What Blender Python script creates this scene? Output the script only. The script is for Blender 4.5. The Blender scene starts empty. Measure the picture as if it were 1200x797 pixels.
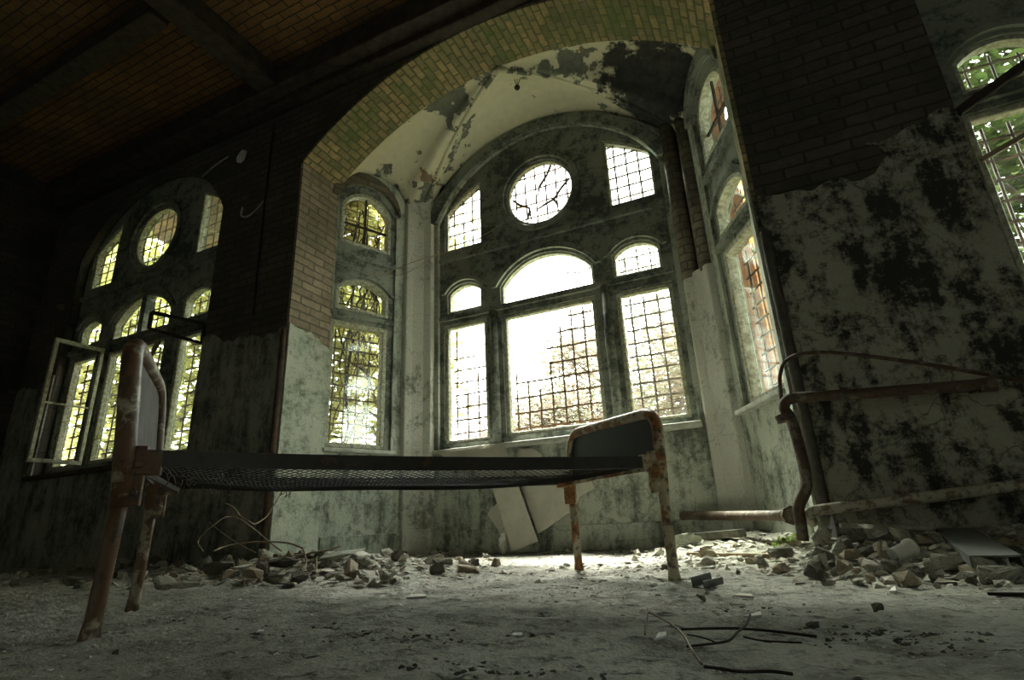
import bpy, bmesh, math, random
from mathutils import Vector, Matrix, noise
PI = math.pi
SC = bpy.context.scene
COL = SC.collection
rnd = random.Random(7)

# ------------------------------------------------------------------ camera
F_PX, YAW, PITCH, ROLL, CH = 644.1, math.radians(-24.49), math.radians(18.817), math.radians(-2.669), 0.23
_f = Vector((math.sin(YAW)*math.cos(PITCH), math.cos(YAW)*math.cos(PITCH), math.sin(PITCH)))
_r0 = Vector((math.cos(YAW), -math.sin(YAW), 0)); _u0 = _r0.cross(_f)
RT = _r0*math.cos(ROLL) + _u0*math.sin(ROLL)
UP = -_r0*math.sin(ROLL) + _u0*math.cos(ROLL)
EYE = Vector((0, 0, CH))
cd = bpy.data.cameras.new('camera'); cam = bpy.data.objects.new('camera', cd); COL.objects.link(cam)
cam.matrix_world = Matrix(((RT.x, UP.x, -_f.x, 0), (RT.y, UP.y, -_f.y, 0), (RT.z, UP.z, -_f.z, CH), (0, 0, 0, 1)))
cd.sensor_fit = 'HORIZONTAL'; cd.sensor_width = 36; cd.lens = F_PX*36/1200
cd.clip_start = 0.02; cd.clip_end = 300
SC.camera = cam

def ray(x, y): return RT*((x-600)/F_PX) + UP*((398.5-y)/F_PX) + _f
def onY(x, y, Y):
    d = ray(x, y); return EYE + d*(Y/d.y)
def onZ(x, y, z=0.0):
    d = ray(x, y); return EYE + d*((z-CH)/d.z)

AX = -1.752            # the bay's axis
YW, YC = 3.30, 4.70    # inner face of the long wall, of the bay's middle wall
HALF, CRN = 1.905, 1.487
FA = math.radians(65)

# ------------------------------------------------------------------ materials
class NT:
    def __init__(s, name):
        s.m = bpy.data.materials.new(name); s.m.use_nodes = True
        s.t = s.m.node_tree; s.t.nodes.clear()
        s.out = s.t.nodes.new('ShaderNodeOutputMaterial')
    def n(s, kind, **kw):
        nd = s.t.nodes.new(kind)
        for k, v in kw.items():
            if k.startswith('i_'):
                key = k[2:].replace('_', ' ')
                nd.inputs[key].default_value = v
            else: setattr(nd, k, v)
        return nd
    def l(s, a, b): s.t.links.new(a, b)
    def coord(s, kind='Object', scale=(1, 1, 1)):
        tc = s.n('ShaderNodeTexCoord'); mp = s.n('ShaderNodeMapping'); mp.inputs['Scale'].default_value = scale
        s.l(tc.outputs[kind], mp.inputs['Vector']); return mp.outputs[0]
    def noise(s, vec, scale, detail=6, rough=.6):
        nd = s.n('ShaderNodeTexNoise'); nd.inputs['Scale'].default_value = scale; nd.inputs['Detail'].default_value = detail
        nd.inputs['Roughness'].default_value = rough
        s.l(vec, nd.inputs['Vector']); return nd.outputs['Fac']
    def ramp(s, fac, lo, hi):
        r = s.n('ShaderNodeMapRange'); r.inputs['From Min'].default_value = lo; r.inputs['From Max'].default_value = hi
        s.l(fac, r.inputs['Value']); return r.outputs[0]
    def mix(s, fac, a, b, mode='MIX'):
        m = s.n('ShaderNodeMix', data_type='RGBA', blend_type=mode)
        for sock, v in ((m.inputs[0], fac), (m.inputs[6], a), (m.inputs[7], b)):
            if isinstance(v, (int, float)): sock.default_value = v
            elif isinstance(v, tuple): sock.default_value = (*v, 1)
            else: s.l(v, sock)
        return m.outputs[2]
    def math(s, op, a, b=0.0):
        m = s.n('ShaderNodeMath', operation=op)
        for i, v in enumerate((a, b)):
            if isinstance(v, (int, float)): m.inputs[i].default_value = v
            else: s.l(v, m.inputs[i])
        return m.outputs[0]
    def bump(s, h, strength=.5, dist=.02):
        b = s.n('ShaderNodeBump'); b.inputs['Strength'].default_value = strength; b.inputs['Distance'].default_value = dist
        s.l(h, b.inputs['Height']); return b.outputs[0]
    def done(s, color, rough=.9, normal=None, metal=0.0, spec=.3):
        p = s.n('ShaderNodeBsdfPrincipled')
        if isinstance(color, tuple): p.inputs['Base Color'].default_value = (*color, 1)
        else: s.l(color, p.inputs['Base Color'])
        if isinstance(rough, (int, float)): p.inputs['Roughness'].default_value = rough
        else: s.l(rough, p.inputs['Roughness'])
        p.inputs['Metallic'].default_value = metal
        p.inputs['Specular IOR Level'].default_value = spec
        if normal is not None: s.l(normal, p.inputs['Normal'])
        s.l(p.outputs[0], s.out.inputs['Surface']); return s.m

def plaster(name, base, mold, amount=.5, streak=True, crack=.5, tint=(.36, .40, .33), wt=(.45, .3, .25), soft=.07):
    t = NT(name); v = t.coord('Object')
    big = t.noise(v, 1.7, 8, .62); fine = t.noise(v, 9, 8, .7); tiny = t.noise(v, 55, 4, .6)
    vs = t.coord('Object', (5, 1.1, 5) if streak == 'y' else (5, 5, 1.0)); st = t.noise(vs, 1.6, 7, .65)
    a = t.math('ADD', t.math('MULTIPLY', big, wt[0]), t.math('MULTIPLY', fine, wt[1]))
    a = t.math('ADD', a, t.math('MULTIPLY', st, wt[2] if streak else .05))
    if not streak: a = t.math('ADD', a, .1)
    lo = .56 - .17*amount
    fac = t.ramp(t.math('ADD', a, t.math('MULTIPLY', t.math('SUBTRACT', t.noise(v, 26, 7, .75), .5), .28)), lo, lo+soft)
    c = t.mix(t.ramp(big, .35, .7), base, tint)
    c = t.mix(t.ramp(tiny, .3, .75), c, t.mix(.25, c, (.12, .12, .10)))
    c = t.mix(fac, c, mold)
    vo = t.n('ShaderNodeTexVoronoi', feature='DISTANCE_TO_EDGE'); vo.inputs['Scale'].default_value = 1.9
    wv = t.n('ShaderNodeVectorMath', operation='ADD'); t.l(v, wv.inputs[0])
    nn = t.n('ShaderNodeTexNoise'); nn.inputs['Scale'].default_value = 3.5; nn.inputs['Detail'].default_value = 5; t.l(v, nn.inputs['Vector'])
    sc = t.n('ShaderNodeVectorMath', operation='SCALE'); sc.inputs['Scale'].default_value = .45; t.l(nn.outputs['Color'], sc.inputs[0]); t.l(sc.outputs[0], wv.inputs[1])
    t.l(wv.outputs[0], vo.inputs['Vector'])
    cr = t.math('MULTIPLY', t.ramp(vo.outputs['Distance'], .012, .0), crack)
    c = t.mix(cr, c, (.05, .05, .042))
    h = t.math('SUBTRACT', t.math('ADD', t.math('MULTIPLY', fine, .6), t.math('MULTIPLY', tiny, .3)), t.math('MULTIPLY', fac, .25))
    return t.done(c, .92, t.bump(h, .55, .02))

def brick(name, c1, c2, mortar, soot=(.05, .05, .04), soot_amt=.4, moss=None, moss_amt=0.0, w=.25, r=.077, bump=.9, mort=.007, dist=.012):
    t = NT(name); uv = t.coord('UV'); ob = t.coord('Object')
    nn = t.n('ShaderNodeTexNoise'); nn.inputs['Scale'].default_value = 9; t.l(uv, nn.inputs['Vector'])
    sc = t.n('ShaderNodeVectorMath', operation='SCALE'); sc.inputs['Scale'].default_value = .024; t.l(nn.outputs['Color'], sc.inputs[0])
    ad = t.n('ShaderNodeVectorMath', operation='ADD'); t.l(uv, ad.inputs[0]); t.l(sc.outputs[0], ad.inputs[1])
    b = t.n('ShaderNodeTexBrick'); b.inputs['Scale'].default_value = 1; b.inputs['Brick Width'].default_value = w; b.inputs['Row Height'].default_value = r
    b.inputs['Mortar Size'].default_value = mort; b.inputs['Mortar Smooth'].default_value = .3; b.inputs['Bias'].default_value = -.1
    b.inputs['Color1'].default_value = (*c1, 1); b.inputs['Color2'].default_value = (*c2, 1); b.inputs['Mortar'].default_value = (*mortar, 1)
    t.l(ad.outputs[0], b.inputs['Vector'])
    big = t.noise(ob, 1.6, 7, .6); fine = t.noise(ob, 22, 6, .65)
    c = t.mix(t.ramp(fine, .35, .75), b.outputs['Color'], t.mix(.45, b.outputs['Color'], (.02, .02, .015)))
    c = t.mix(t.math('MULTIPLY', t.ramp(big, .40, .66), soot_amt), c, soot)
    if moss:
        mo = t.noise(ob, 2.6, 7, .7)
        c = t.mix(t.math('MULTIPLY', t.ramp(mo, .62-.3*moss_amt, .84-.3*moss_amt), .8), c, moss)
    h = t.math('ADD', t.math('MULTIPLY', b.outputs['Fac'], -.8), t.math('MULTIPLY', fine, .35))
    return t.done(c, .93, t.bump(h, bump, dist))

def rusty(name, paint, amt, rust=(.20, .085, .03), dark=(.035, .024, .018), rough=.55, scale=14):
    t = NT(name); v = t.coord('Object')
    a = t.noise(v, scale, 7, .65); b = t.noise(v, scale*2.6, 6, .6)
    c = t.mix(t.ramp(a, .66-.42*amt, .72-.42*amt), paint, rust)
    c = t.mix(t.ramp(b, .52, .60), c, t.mix(.75, c, dark))
    return t.done(c, rough, t.bump(t.math('ADD', a, b), .45, .004), 0.0, .45)

def simple(name, c, rough=.9, var=.35, scale=20, c2=None, bump=.3, spec=.3, metal=0.0):
    t = NT(name); v = t.coord('Object')
    a = t.noise(v, scale, 6, .65)
    d = c2 or tuple(x*(1-var) for x in c)
    return t.done(t.mix(t.ramp(a, .38, .62), c, d), rough, t.bump(a, bump, .01), metal, spec)

def leaf_mat(name, c, c2):
    t = NT(name); v = t.coord('Object'); a = t.noise(v, 2.2, 4, .6)
    col = t.mix(t.ramp(a, .35, .65), c, c2)
    d = t.n('ShaderNodeBsdfDiffuse'); tr = t.n('ShaderNodeBsdfTranslucent'); mx = t.n('ShaderNodeMixShader'); mx.inputs[0].default_value = .5
    t.l(col, d.inputs[0]); t.l(col, tr.inputs[0]); t.l(d.outputs[0], mx.inputs[1]); t.l(tr.outputs[0], mx.inputs[2])
    t.l(mx.outputs[0], t.out.inputs[0]); return t.m

def glass_mat(name, dust=.12, col=(.75, .78, .7)):
    t = NT(name); v = t.coord('Object'); a = t.noise(v, 6, 6, .65)
    tp = t.n('ShaderNodeBsdfTransparent'); tp.inputs[0].default_value = (.93, .95, .91, 1)
    gl = t.n('ShaderNodeBsdfGlossy'); gl.inputs['Roughness'].default_value = .08
    df = t.n('ShaderNodeBsdfDiffuse'); df.inputs[0].default_value = (*col, 1)
    tl = t.n('ShaderNodeBsdfTranslucent'); tl.inputs[0].default_value = (*col, 1)
    m0 = t.n('ShaderNodeMixShader'); m0.inputs[0].default_value = .6; t.l(df.outputs[0], m0.inputs[1]); t.l(tl.outputs[0], m0.inputs[2])
    m1 = t.n('ShaderNodeMixShader'); m1.inputs[0].default_value = .04; t.l(tp.outputs[0], m1.inputs[1]); t.l(gl.outputs[0], m1.inputs[2])
    m2 = t.n('ShaderNodeMixShader'); t.l(t.math('MULTIPLY', t.ramp(a, .3, .75), dust*2), m2.inputs[0])
    t.l(m1.outputs[0], m2.inputs[1]); t.l(m0.outputs[0], m2.inputs[2]); t.l(m2.outputs[0], t.out.inputs[0])
    return t.m

M = {}
M['plaster'] = plaster('bay_plaster', (.54, .56, .47), (.12, .13, .105), .50, wt=(.28, .22, .50), soft=.11)
M['plaster_y'] = plaster('bay_plaster_panel', (.54, .56, .47), (.12, .13, .105), .50, 'y', wt=(.28, .22, .50), soft=.11)
M['plaster_wall'] = plaster('mouldy_wall_plaster', (.43, .415, .335), (.032, .032, .026), .56, 'y', .7, (.28, .275, .22), (.24, .36, .40), .08)
M['plaster_dark'] = plaster('darker_grey_plaster', (.34, .345, .29), (.05, .052, .043), .60, 'y', .4, (.24, .245, .21), (.3, .25, .45), .14)  # left of the bay: darker base tone than the right-hand wall plaster
M['jamb_plaster'] = plaster('jamb_plaster', (.55, .57, .48), (.16, .18, .14), .45, True, .4, (.42, .48, .38), (.34, .3, .36), .12)
M['vault'] = None
M['pil'] = plaster('pilaster_plaster', (.62, .62, .55), (.2, .21, .17), .15, True, .3, (.55, .55, .48))
M['brick_wall'] = brick('sooty_wall_brick', (.125, .108, .088), (.075, .068, .056), (.05, .048, .042), (.032, .032, .027), .6)
M['brick_jamb'] = brick('jamb_brick', (.45, .355, .25), (.28, .225, .165), (.18, .17, .135), (.13, .13, .09), .55, (.17, .20, .09), .24, bump=1.0, mort=.008, dist=.03)
M['brick_soffit'] = brick('mossy_arch_brick', (.50, .36, .19), (.20, .19, .10), (.16, .165, .10), (.08, .09, .05), .5, (.10, .145, .05), .56, w=.155, r=.07, bump=1.0, mort=.009, dist=.03)
M['brick_ceil'] = brick('ceiling_brick', (.22, .115, .042), (.14, .072, .028), (.03, .024, .017), (.03, .024, .015), .7)
M['brick_out'] = brick('outer_orange_brick', (.26, .105, .04), (.20, .08, .03), (.18, .14, .10), (.11, .06, .03), .3)
M['brick_wing'] = brick('orange_brick_wing', (.52, .18, .045), (.42, .13, .032), (.36, .24, .15), (.09, .04, .02), .25)
M['brick_col'] = brick('round_shaft_brick', (.20, .17, .12), (.14, .12, .09), (.09, .085, .07), (.05, .05, .04), .5)
M['stone'] = plaster('sooty_window_stone', (.29, .305, .255), (.075, .088, .075), .46, True, .25, (.18, .2, .165))
M['wood_pale'] = simple('flaking_pale_paint', (.52, .52, .40), .7, 0, 30, (.24, .23, .16), .4)
M['iron'] = rusty('rusted_grille_iron', (.05, .04, .03), .7, (.10, .05, .022), (.02, .016, .012), .7)
M['glass'] = glass_mat('dusty_glass', .012)
M['glass_dirty'] = glass_mat('grimy_glass', .10, (.40, .42, .25))
M['floor'] = None
M['timber'] = simple('charred_timber', (.055, .045, .032), .85, .5, 12, (.025, .02, .016), .6)
M['sill'] = simple('dusty_sill_stone', (.55, .56, .48), .85, .35, 12)
M['bed_cream'] = rusty('cream_paint_rusting', (.46, .40, .28), .46, (.28, .125, .04), (.05, .03, .02), .45, 11)
M['bed_brown'] = rusty('brown_rusting_tube', (.36, .31, .23), .60, (.115, .056, .026), (.03, .02, .014), .42, 9)
M['bed_dark'] = rusty('dark_rusted_steel', (.03, .027, .023), .16, (.11, .05, .02), (.016, .014, .012), .4, 9)
M['bed_panel'] = simple('scuffed_grey_panel', (.085, .074, .063), .75, 0, 9, (.05, .041, .035), .2, .4)
M['bed_black'] = simple('blackened_panel', (.012, .014, .013), .5, 0, 6, (.024, .025, .022), .2, .4)
M['wire'] = simple('dark_wire', (.03, .026, .02), .6, .4, 30, None, .1, .5)
M['pipe'] = rusty('rusty_pipe', (.15, .125, .095), .55, (.085, .05, .03), (.04, .03, .02), .65, 12)
M['pipe_pale'] = rusty('pale_dusty_pipe', (.40, .37, .29), .25, (.2, .13, .08), (.1, .08, .06), .75, 12)
M['guard'] = simple('dark_corner_bead', (.10, .093, .075), .7, 0, 14, (.06, .056, .046), .3)
M['guard_red'] = simple('brown_corner_bead', (.10, .06, .04), .7, 0, 14, (.04, .03, .025), .3)
M['board'] = simple('grey_plasterboard', (.47, .455, .38), .95, 0, 5, (.38, .365, .30), .2)
M['rub_grey'] = simple('grey_rubble', (.47, .46, .385), .95, 0, 18, (.29, .28, .23), .5)
M['rub_pale'] = simple('pale_plaster_rubble', (.60, .59, .50), .95, 0, 18, (.42, .41, .34), .4)
M['rub_brick'] = simple('brick_rubble', (.37, .32, .235), .95, 0, 18, (.25, .205, .145), .5)
M['dirt'] = simple('dark_soil', (.085, .08, .06), .95, .45, 40)
M['rub_dark'] = simple('dark_rubble', (.17, .165, .135), .95, 0, 18, (.10, .095, .075), .5)
M['slab'] = simple('greenish_slab', (.36, .38, .31), .85, 0, 9, (.25, .27, .21), .3)
M['twig'] = simple('dark_twig', (.045, .036, .026), .8, .5, 30)
M['twig_pale'] = simple('pale_wire', (.36, .29, .20), .7, .4, 30)
M['wood'] = simple('grey_weathered_wood', (.36, .29, .19), .85, 0, 14, (.22, .17, .11), .4)
M['metal'] = simple('dull_sheet_metal', (.16, .17, .155), .6, 0, 6, (.10, .105, .095), .15, .5, .3)
M['white'] = simple('white_scrap', (.80, .80, .75), .8, .15, 20)
M['cloth'] = simple('pale_rag', (.66, .66, .6), .95, .25, 16)
M['bark'] = simple('bark', (.10, .08, .055), .9, .45, 12)
M['ground'] = simple('outside_soil', (.08, .09, .045), .95, .4, 2)
M['leaf_yellow'] = leaf_mat('yellow_green_leaves', (.30, .27, .10), (.19, .19, .065))
M['leaf_green'] = leaf_mat('fresh_green_leaves', (.03, .05, .013), (.05, .065, .018))
M['leaf_pale'] = leaf_mat('pale_autumn_leaves', (.15, .155, .10), (.18, .125, .105))
M['leaf_weed'] = leaf_mat('weed_leaves', (.26, .36, .10), (.34, .42, .14))

def floor_mat():
    t = NT('dusty_earth_floor'); v = t.coord('Object')
    big = t.noise(v, .9, 7, .6); mid = t.noise(v, 4.5, 8, .68); fine = t.noise(v, 24, 8, .72); tiny = t.noise(v, 120, 3, .6)
    vl = t.coord('Object', (1, 2.2, 1)); cl = t.noise(vl, 7, 9, .74)
    c = t.mix(t.ramp(big, .35, .65), (.60, .595, .50), (.46, .45, .37))
    c = t.mix(t.ramp(mid, .46, .62), c, (.27, .26, .205))
    c = t.mix(t.ramp(cl, .55, .63), c, (.075, .07, .054))
    c = t.mix(t.math('MULTIPLY', t.ramp(fine, .52, .66), .75), c, (.11, .105, .08))
    c = t.mix(t.math('MULTIPLY', t.ramp(tiny, .58, .68), .7), c, (.72, .70, .62))
    h = t.math('ADD', t.math('MULTIPLY', mid, .9), t.math('ADD', t.math('MULTIPLY', fine, .7), t.math('MULTIPLY', tiny, .2)))
    h = t.math('ADD', h, t.math('MULTIPLY', cl, .8))
    return t.done(c, .95, t.bump(h, 1.0, .06))
M['floor'] = floor_mat()
def vault_mat():
    t = NT('peeling_vault_plaster'); v = t.coord('Object')
    big = t.noise(v, 1.9, 9, .62); fine = t.noise(v, 12, 8, .7); tiny = t.noise(v, 60, 3, .6)
    c = t.mix(t.ramp(fine, .3, .7), (.60, .57, .41), (.50, .48, .35))
    peel = t.ramp(big, .555, .57); c = t.mix(peel, c, t.mix(t.ramp(fine, .35, .65), (.17, .175, .14), (.10, .105, .085)))
    br = t.ramp(t.noise(t.coord('Object', (1.2, 1, 1)), 2.4, 8, .6), .66, .68); c = t.mix(br, c, (.20, .14, .09))
    d = t.n('ShaderNodeVectorMath', operation='DISTANCE'); t.l(v, d.inputs[0]); d.inputs[1].default_value = VAULT_HOLE
    hole = t.ramp(t.math('ADD', d.outputs['Value'], t.math('MULTIPLY', t.math('SUBTRACT', t.noise(v, 3.5, 8, .7), .5), 1.1)), .50, .44)
    c = t.mix(hole, c, t.mix(t.ramp(fine, .35, .65), (.05, .05, .045), (.018, .018, .018)))
    h = t.math('SUBTRACT', t.math('ADD', t.math('MULTIPLY', fine, .25), t.math('MULTIPLY', tiny, .1)), t.math('ADD', t.math('MULTIPLY', peel, .35), t.math('MULTIPLY', hole, .6)))
    return t.done(c, .93, t.bump(h, .8, .02))
VAULT_HOLE = onY(752, 112, 4.25)
M['vault'] = vault_mat()

# ------------------------------------------------------------------ mesh helpers
def wloc(o):
    p = Vector((0, 0, 0))
    while o is not None: p += o.location; o = o.parent
    return p

class MB:
    def __init__(s): s.v = []; s.f = []
    def add(s, vs, fs):
        n = len(s.v); s.v += [Vector(p) for p in vs]; s.f += [tuple(i+n for i in f) for f in fs]; return s
    def box(s, c, size, rot=None):
        c = Vector(c); a, b, d = (x/2 for x in size); R = rot or Matrix.Identity(3)
        vs = [c + R @ Vector((x*a, y*b, z*d)) for x in (-1, 1) for y in (-1, 1) for z in (-1, 1)]
        return s.add(vs, [(0, 1, 3, 2), (4, 6, 7, 5), (0, 4, 5, 1), (2, 3, 7, 6), (0, 2, 6, 4), (1, 5, 7, 3)])
    def bar(s, a, b, w, h, up=(0, 0, 1)):
        a, b = Vector(a), Vector(b); d = (b-a); L = d.length; d.normalize(); u = Vector(up)
        if abs(d.dot(u)) > .98: u = Vector((1, 0, 0))
        x = d.cross(u).normalized(); z = x.cross(d)
        return s.box((a+b)/2, (w, L, h), Matrix((x, d, z)).transposed())
    def tube(s, pts, r, seg=8, caps=True):
        pts = [Vector(p) for p in pts]; n = len(pts); rs = r if isinstance(r, (list, tuple)) else [r]*n
        vs, fs = [], []; prev = None
        for i, p in enumerate(pts):
            t = (pts[min(i+1, n-1)]-pts[max(i-1, 0)])
            t = t.normalized() if t.length > 1e-9 else Vector((0, 0, 1))
            if prev is None:
                a = Vector((0, 0, 1)) if abs(t.z) < .9 else Vector((1, 0, 0)); prev = t.cross(a).normalized()
            x = (prev - t*prev.dot(t)).normalized(); y = t.cross(x); prev = x
            for k in range(seg):
                q = 2*PI*k/seg; vs.append(p + (x*math.cos(q)+y*math.sin(q))*rs[i])
        for i in range(n-1):
            for k in range(seg):
                a = i*seg+k; b = i*seg+(k+1) % seg; fs.append((a, b, b+seg, a+seg))
        if caps: fs.append(tuple(range(seg-1, -1, -1))); fs.append(tuple(range((n-1)*seg, n*seg)))
        return s.add(vs, fs)
    def prism(s, poly, frame, z0, z1):   # convex 2D outline through a 4x4 frame
        n = len(poly); vs = [frame @ Vector((x, y, z)) for z in (z0, z1) for x, y in poly]
        fs = [tuple(range(n-1, -1, -1)), tuple(range(n, 2*n))] + [(i, (i+1) % n, n+(i+1) % n, n+i) for i in range(n)]
        return s.add(vs, fs)
    def build(s, name, mat, parent=None, origin=None, smooth=False, bevel=0):
        o0 = wloc(parent) if parent is not None else (Vector(origin) if origin is not None else Vector((0, 0, 0)))
        me = bpy.data.meshes.new(name); me.from_pydata([tuple(p-o0) for p in s.v], [], s.f); me.update()
        o = bpy.data.objects.new(name, me); COL.objects.link(o); me.materials.append(mat)
        if parent is not None: o.parent = parent
        elif origin is not None: o.location = o0
        if smooth:
            for p in me.polygons: p.use_smooth = len(p.vertices) < 5
        box_uv(me)
        if bevel:
            m = o.modifiers.new('bevel', 'BEVEL'); m.width = bevel; m.segments = 2; m.limit_method = 'ANGLE'
        return o

def box_uv(me):
    uv = me.uv_layers.new(name='UV') if not me.uv_layers else me.uv_layers[0]
    vs = me.vertices
    for p in me.polygons:
        n = p.normal; ax = max(range(3), key=lambda i: abs(n[i]))
        for li in p.loop_indices:
            c = vs[me.loops[li].vertex_index].co
            uv.data[li].uv = (c.y, c.z) if ax == 0 else (c.x, c.z) if ax == 1 else (c.x, c.y)

def frame_m(origin, xdir):
    x = Vector((xdir[0], xdir[1], 0)).normalized(); z = x.cross(Vector((0, 0, 1)))
    return Matrix(((x.x, 0, z.x, origin[0]), (x.y, 0, z.y, origin[1]), (0, 1, 0, origin[2]), (0, 0, 0, 1)))

def slab_mesh(name, outer, holes, depth):
    """flat outline with holes, solid from local z=-depth to z=0"""
    cu = bpy.data.curves.new(name, 'CURVE'); cu.dimensions = '2D'; cu.fill_mode = 'BOTH'; cu.extrude = depth/2
    for poly in [outer]+holes:
        sp = cu.splines.new('POLY'); sp.points.add(len(poly)-1)
        for i, (x, y) in enumerate(poly): sp.points[i].co = (x, y, 0, 1)
        sp.use_cyclic_u = True
    ob = bpy.data.objects.new(name+'_tmp', cu); COL.objects.link(ob)
    dg = bpy.context.evaluated_depsgraph_get(); dg.update()
    me = bpy.data.meshes.new_from_object(ob.evaluated_get(dg))
    bpy.data.objects.remove(ob); bpy.data.curves.remove(cu)
    me.name = name
    bm = bmesh.new(); bm.from_mesh(me); bmesh.ops.remove_doubles(bm, verts=bm.verts, dist=1e-5)
    for v in bm.verts: v.co.z -= depth/2
    bmesh.ops.recalc_face_normals(bm, faces=bm.faces); bm.to_mesh(me); bm.free()
    me.materials.clear()
    for p in me.polygons: p.use_smooth = False
    return me

def slab(name, outer, holes, depth, mw, mat, parent=None, dz=0.0):
    me = slab_mesh(name, outer, holes, depth)
    if dz:
        for v in me.vertices: v.co.z += dz
    me.materials.append(mat); box_uv(me)
    o = bpy.data.objects.new(name, me); COL.objects.link(o)
    if parent is not None: o.parent = parent          # the parent carries the wall's frame
    else: o.matrix_world = mw
    return o

def tag(o, label=None, cat=None, group=None, kind=None):
    if label: o['label'] = label
    if cat: o['category'] = cat
    if group: o['group'] = group
    if kind: o['kind'] = kind
    return o
def struct(o, label=None, cat=None): return tag(o, label, cat, None, 'structure')
def empty(name, loc, label, cat, group=None):
    o = bpy.data.objects.new(name, None); COL.objects.link(o); o.location = loc; o.empty_display_size = .1
    return tag(o, label, cat, group)

def arc(x0, x1, zs, zc, n=16):
    """points along a segmental arch from (x0,zs) over crown zc to (x1,zs)"""
    h = (x1-x0)/2; r = zc-zs; R = (h*h+r*r)/(2*r); cx = (x0+x1)/2; cz = zc-R
    a = math.asin(min(1, h/R)); a = a if r <= h else PI-a
    return [(cx+R*math.sin(-a+2*a*i/n), cz+R*math.cos(-a+2*a*i/n)) for i in range(n+1)]
def arch_rect(x0, x1, z0, zs, zc, n=16): return [(x0, z0)] + arc(x0, x1, zs, zc, n) + [(x1, z0)]
def ccw(p): return p
def circ(cx, cz, r, n=36): return [(cx+r*math.cos(2*PI*i/n), cz+r*math.sin(2*PI*i/n)) for i in range(n)]
def inset(poly, d):
    cx = sum(p[0] for p in poly)/len(poly); cz = (min(p[1] for p in poly)+max(p[1] for p in poly))/2
    cx = (min(p[0] for p in poly)+max(p[0] for p in poly))/2
    hx = (max(p[0] for p in poly)-min(p[0] for p in poly))/2; hz = (max(p[1] for p in poly)-min(p[1] for p in poly))/2
    return [(cx+(x-cx)*(1-d/hx), cz+(z-cz)*(1-d/hz)) for x, z in poly]
def inside(poly, x, z):
    r = False; j = len(poly)-1
    for i in range(len(poly)):
        (xi, zi), (xj, zj) = poly[i], poly[j]
        if (zi > z) != (zj > z) and x < (xj-xi)*(z-zi)/(zj-zi)+xi: r = not r
        j = i
    return r
def span(poly, c, axis):
    """clip a line (x=c if axis 0, z=c if axis 1) to the outline: (lo, hi) or None"""
    hits = []
    for i in range(len(poly)):
        a, b = poly[i-1], poly[i]
        if (a[axis]-c)*(b[axis]-c) < 0:
            t = (c-a[axis])/(b[axis]-a[axis]); hits.append(a[1-axis]+t*(b[1-axis]-a[1-axis]))
    return (min(hits), max(hits)) if len(hits) > 1 else None

# ------------------------------------------------------------------ the windows
def grille(mw, poly, dx, dz, depth, name, parent, r=.0065, vtop=None, hleft=None, x_start=None, wob=.004, z_start=None):
    xs = [p[0] for p in poly]; zs = [p[1] for p in poly]; mb = MB()
    x = (min(xs)+dx*.55) if x_start is None else x_start; i = 0
    def line(p, q, rr):
        n = 5; pts = []
        for k in range(n+1):
            t = k/n; j = wob if 0 < k < n else 0
            pts.append((p[0]+(q[0]-p[0])*t+rnd.uniform(-j, j), p[1]+(q[1]-p[1])*t+rnd.uniform(-j, j), depth+rnd.uniform(-j, j)))
        mb.tube(pts, rr, 5)
    while x < max(xs)-.02:
        s = span(poly, x, 0)
        if s:
            lo, hi = s
            if vtop is not None: hi = min(hi, vtop[min(i, len(vtop)-1)])
            if hi > lo+.02: line((x, lo), (x, hi), r)
        x += dx; i += 1
    z = (min(zs)+dz*.6) if z_start is None else z_start; i = 0
    while z < max(zs)-.02:
        s = span(poly, z, 1)
        if s:
            lo, hi = s
            if hleft is not None and i < len(hleft):
                h = hleft[i]
                if h is None: lo = hi
                else: lo, hi = max(lo, h[0]), min(hi, h[1])
            elif hleft is not None: lo = hi
            if hi > lo+.02: line((lo, z), (hi, z), r)
        z += dz; i += 1
    return local_build(mb, name, M['iron'], parent)

def local_build(mb, name, mat, parent, smooth=False):
    me = bpy.data.meshes.new(name); me.from_pydata([tuple(p) for p in mb.v], [], mb.f); me.update(); me.materials.append(mat); box_uv(me)
    o = bpy.data.objects.new(name, me); COL.objects.link(o); o.parent = parent
    if smooth:
        for p in me.polygons: p.use_smooth = len(p.vertices) < 5
    return o

def pane(parent, poly, depth, mat, hole=None, name='glass_pane'):
    me = slab_mesh(name, inset(poly, -.004), [hole] if hole else [], .004)
    for v in me.vertices: v.co.z += depth
    me.materials.append(mat); box_uv(me)
    o = bpy.data.objects.new(name, me); COL.objects.link(o); o.parent = parent; return o

def ring(parent, poly, w, z0, z1, mat, name):
    me = slab_mesh(name, poly, [inset(poly, w)], z1-z0)
    for v in me.vertices: v.co.z += z1
    me.materials.append(mat); box_uv(me)
    o = bpy.data.objects.new(name, me); COL.objects.link(o); o.parent = parent
    m = o.modifiers.new('bevel', 'BEVEL'); m.width = .006; m.segments = 1; m.limit_method = 'ANGLE'
    return o

def arch_ring(parent, x0, x1, zs, zc, w, z0, z1, mat, name):
    a = arc(x0, x1, zs, zc, 20); b = arc(x0-w, x1+w, zs, zc+w, 20)
    me = slab_mesh(name, b + a[::-1], [], z1-z0)
    for v in me.vertices: v.co.z += z1
    me.materials.append(mat); box_uv(me)
    o = bpy.data.objects.new(name, me); COL.objects.link(o); o.parent = parent
    m = o.modifiers.new('bevel', 'BEVEL'); m.width = .015; m.segments = 2; m.limit_method = 'ANGLE'
    return o

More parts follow.
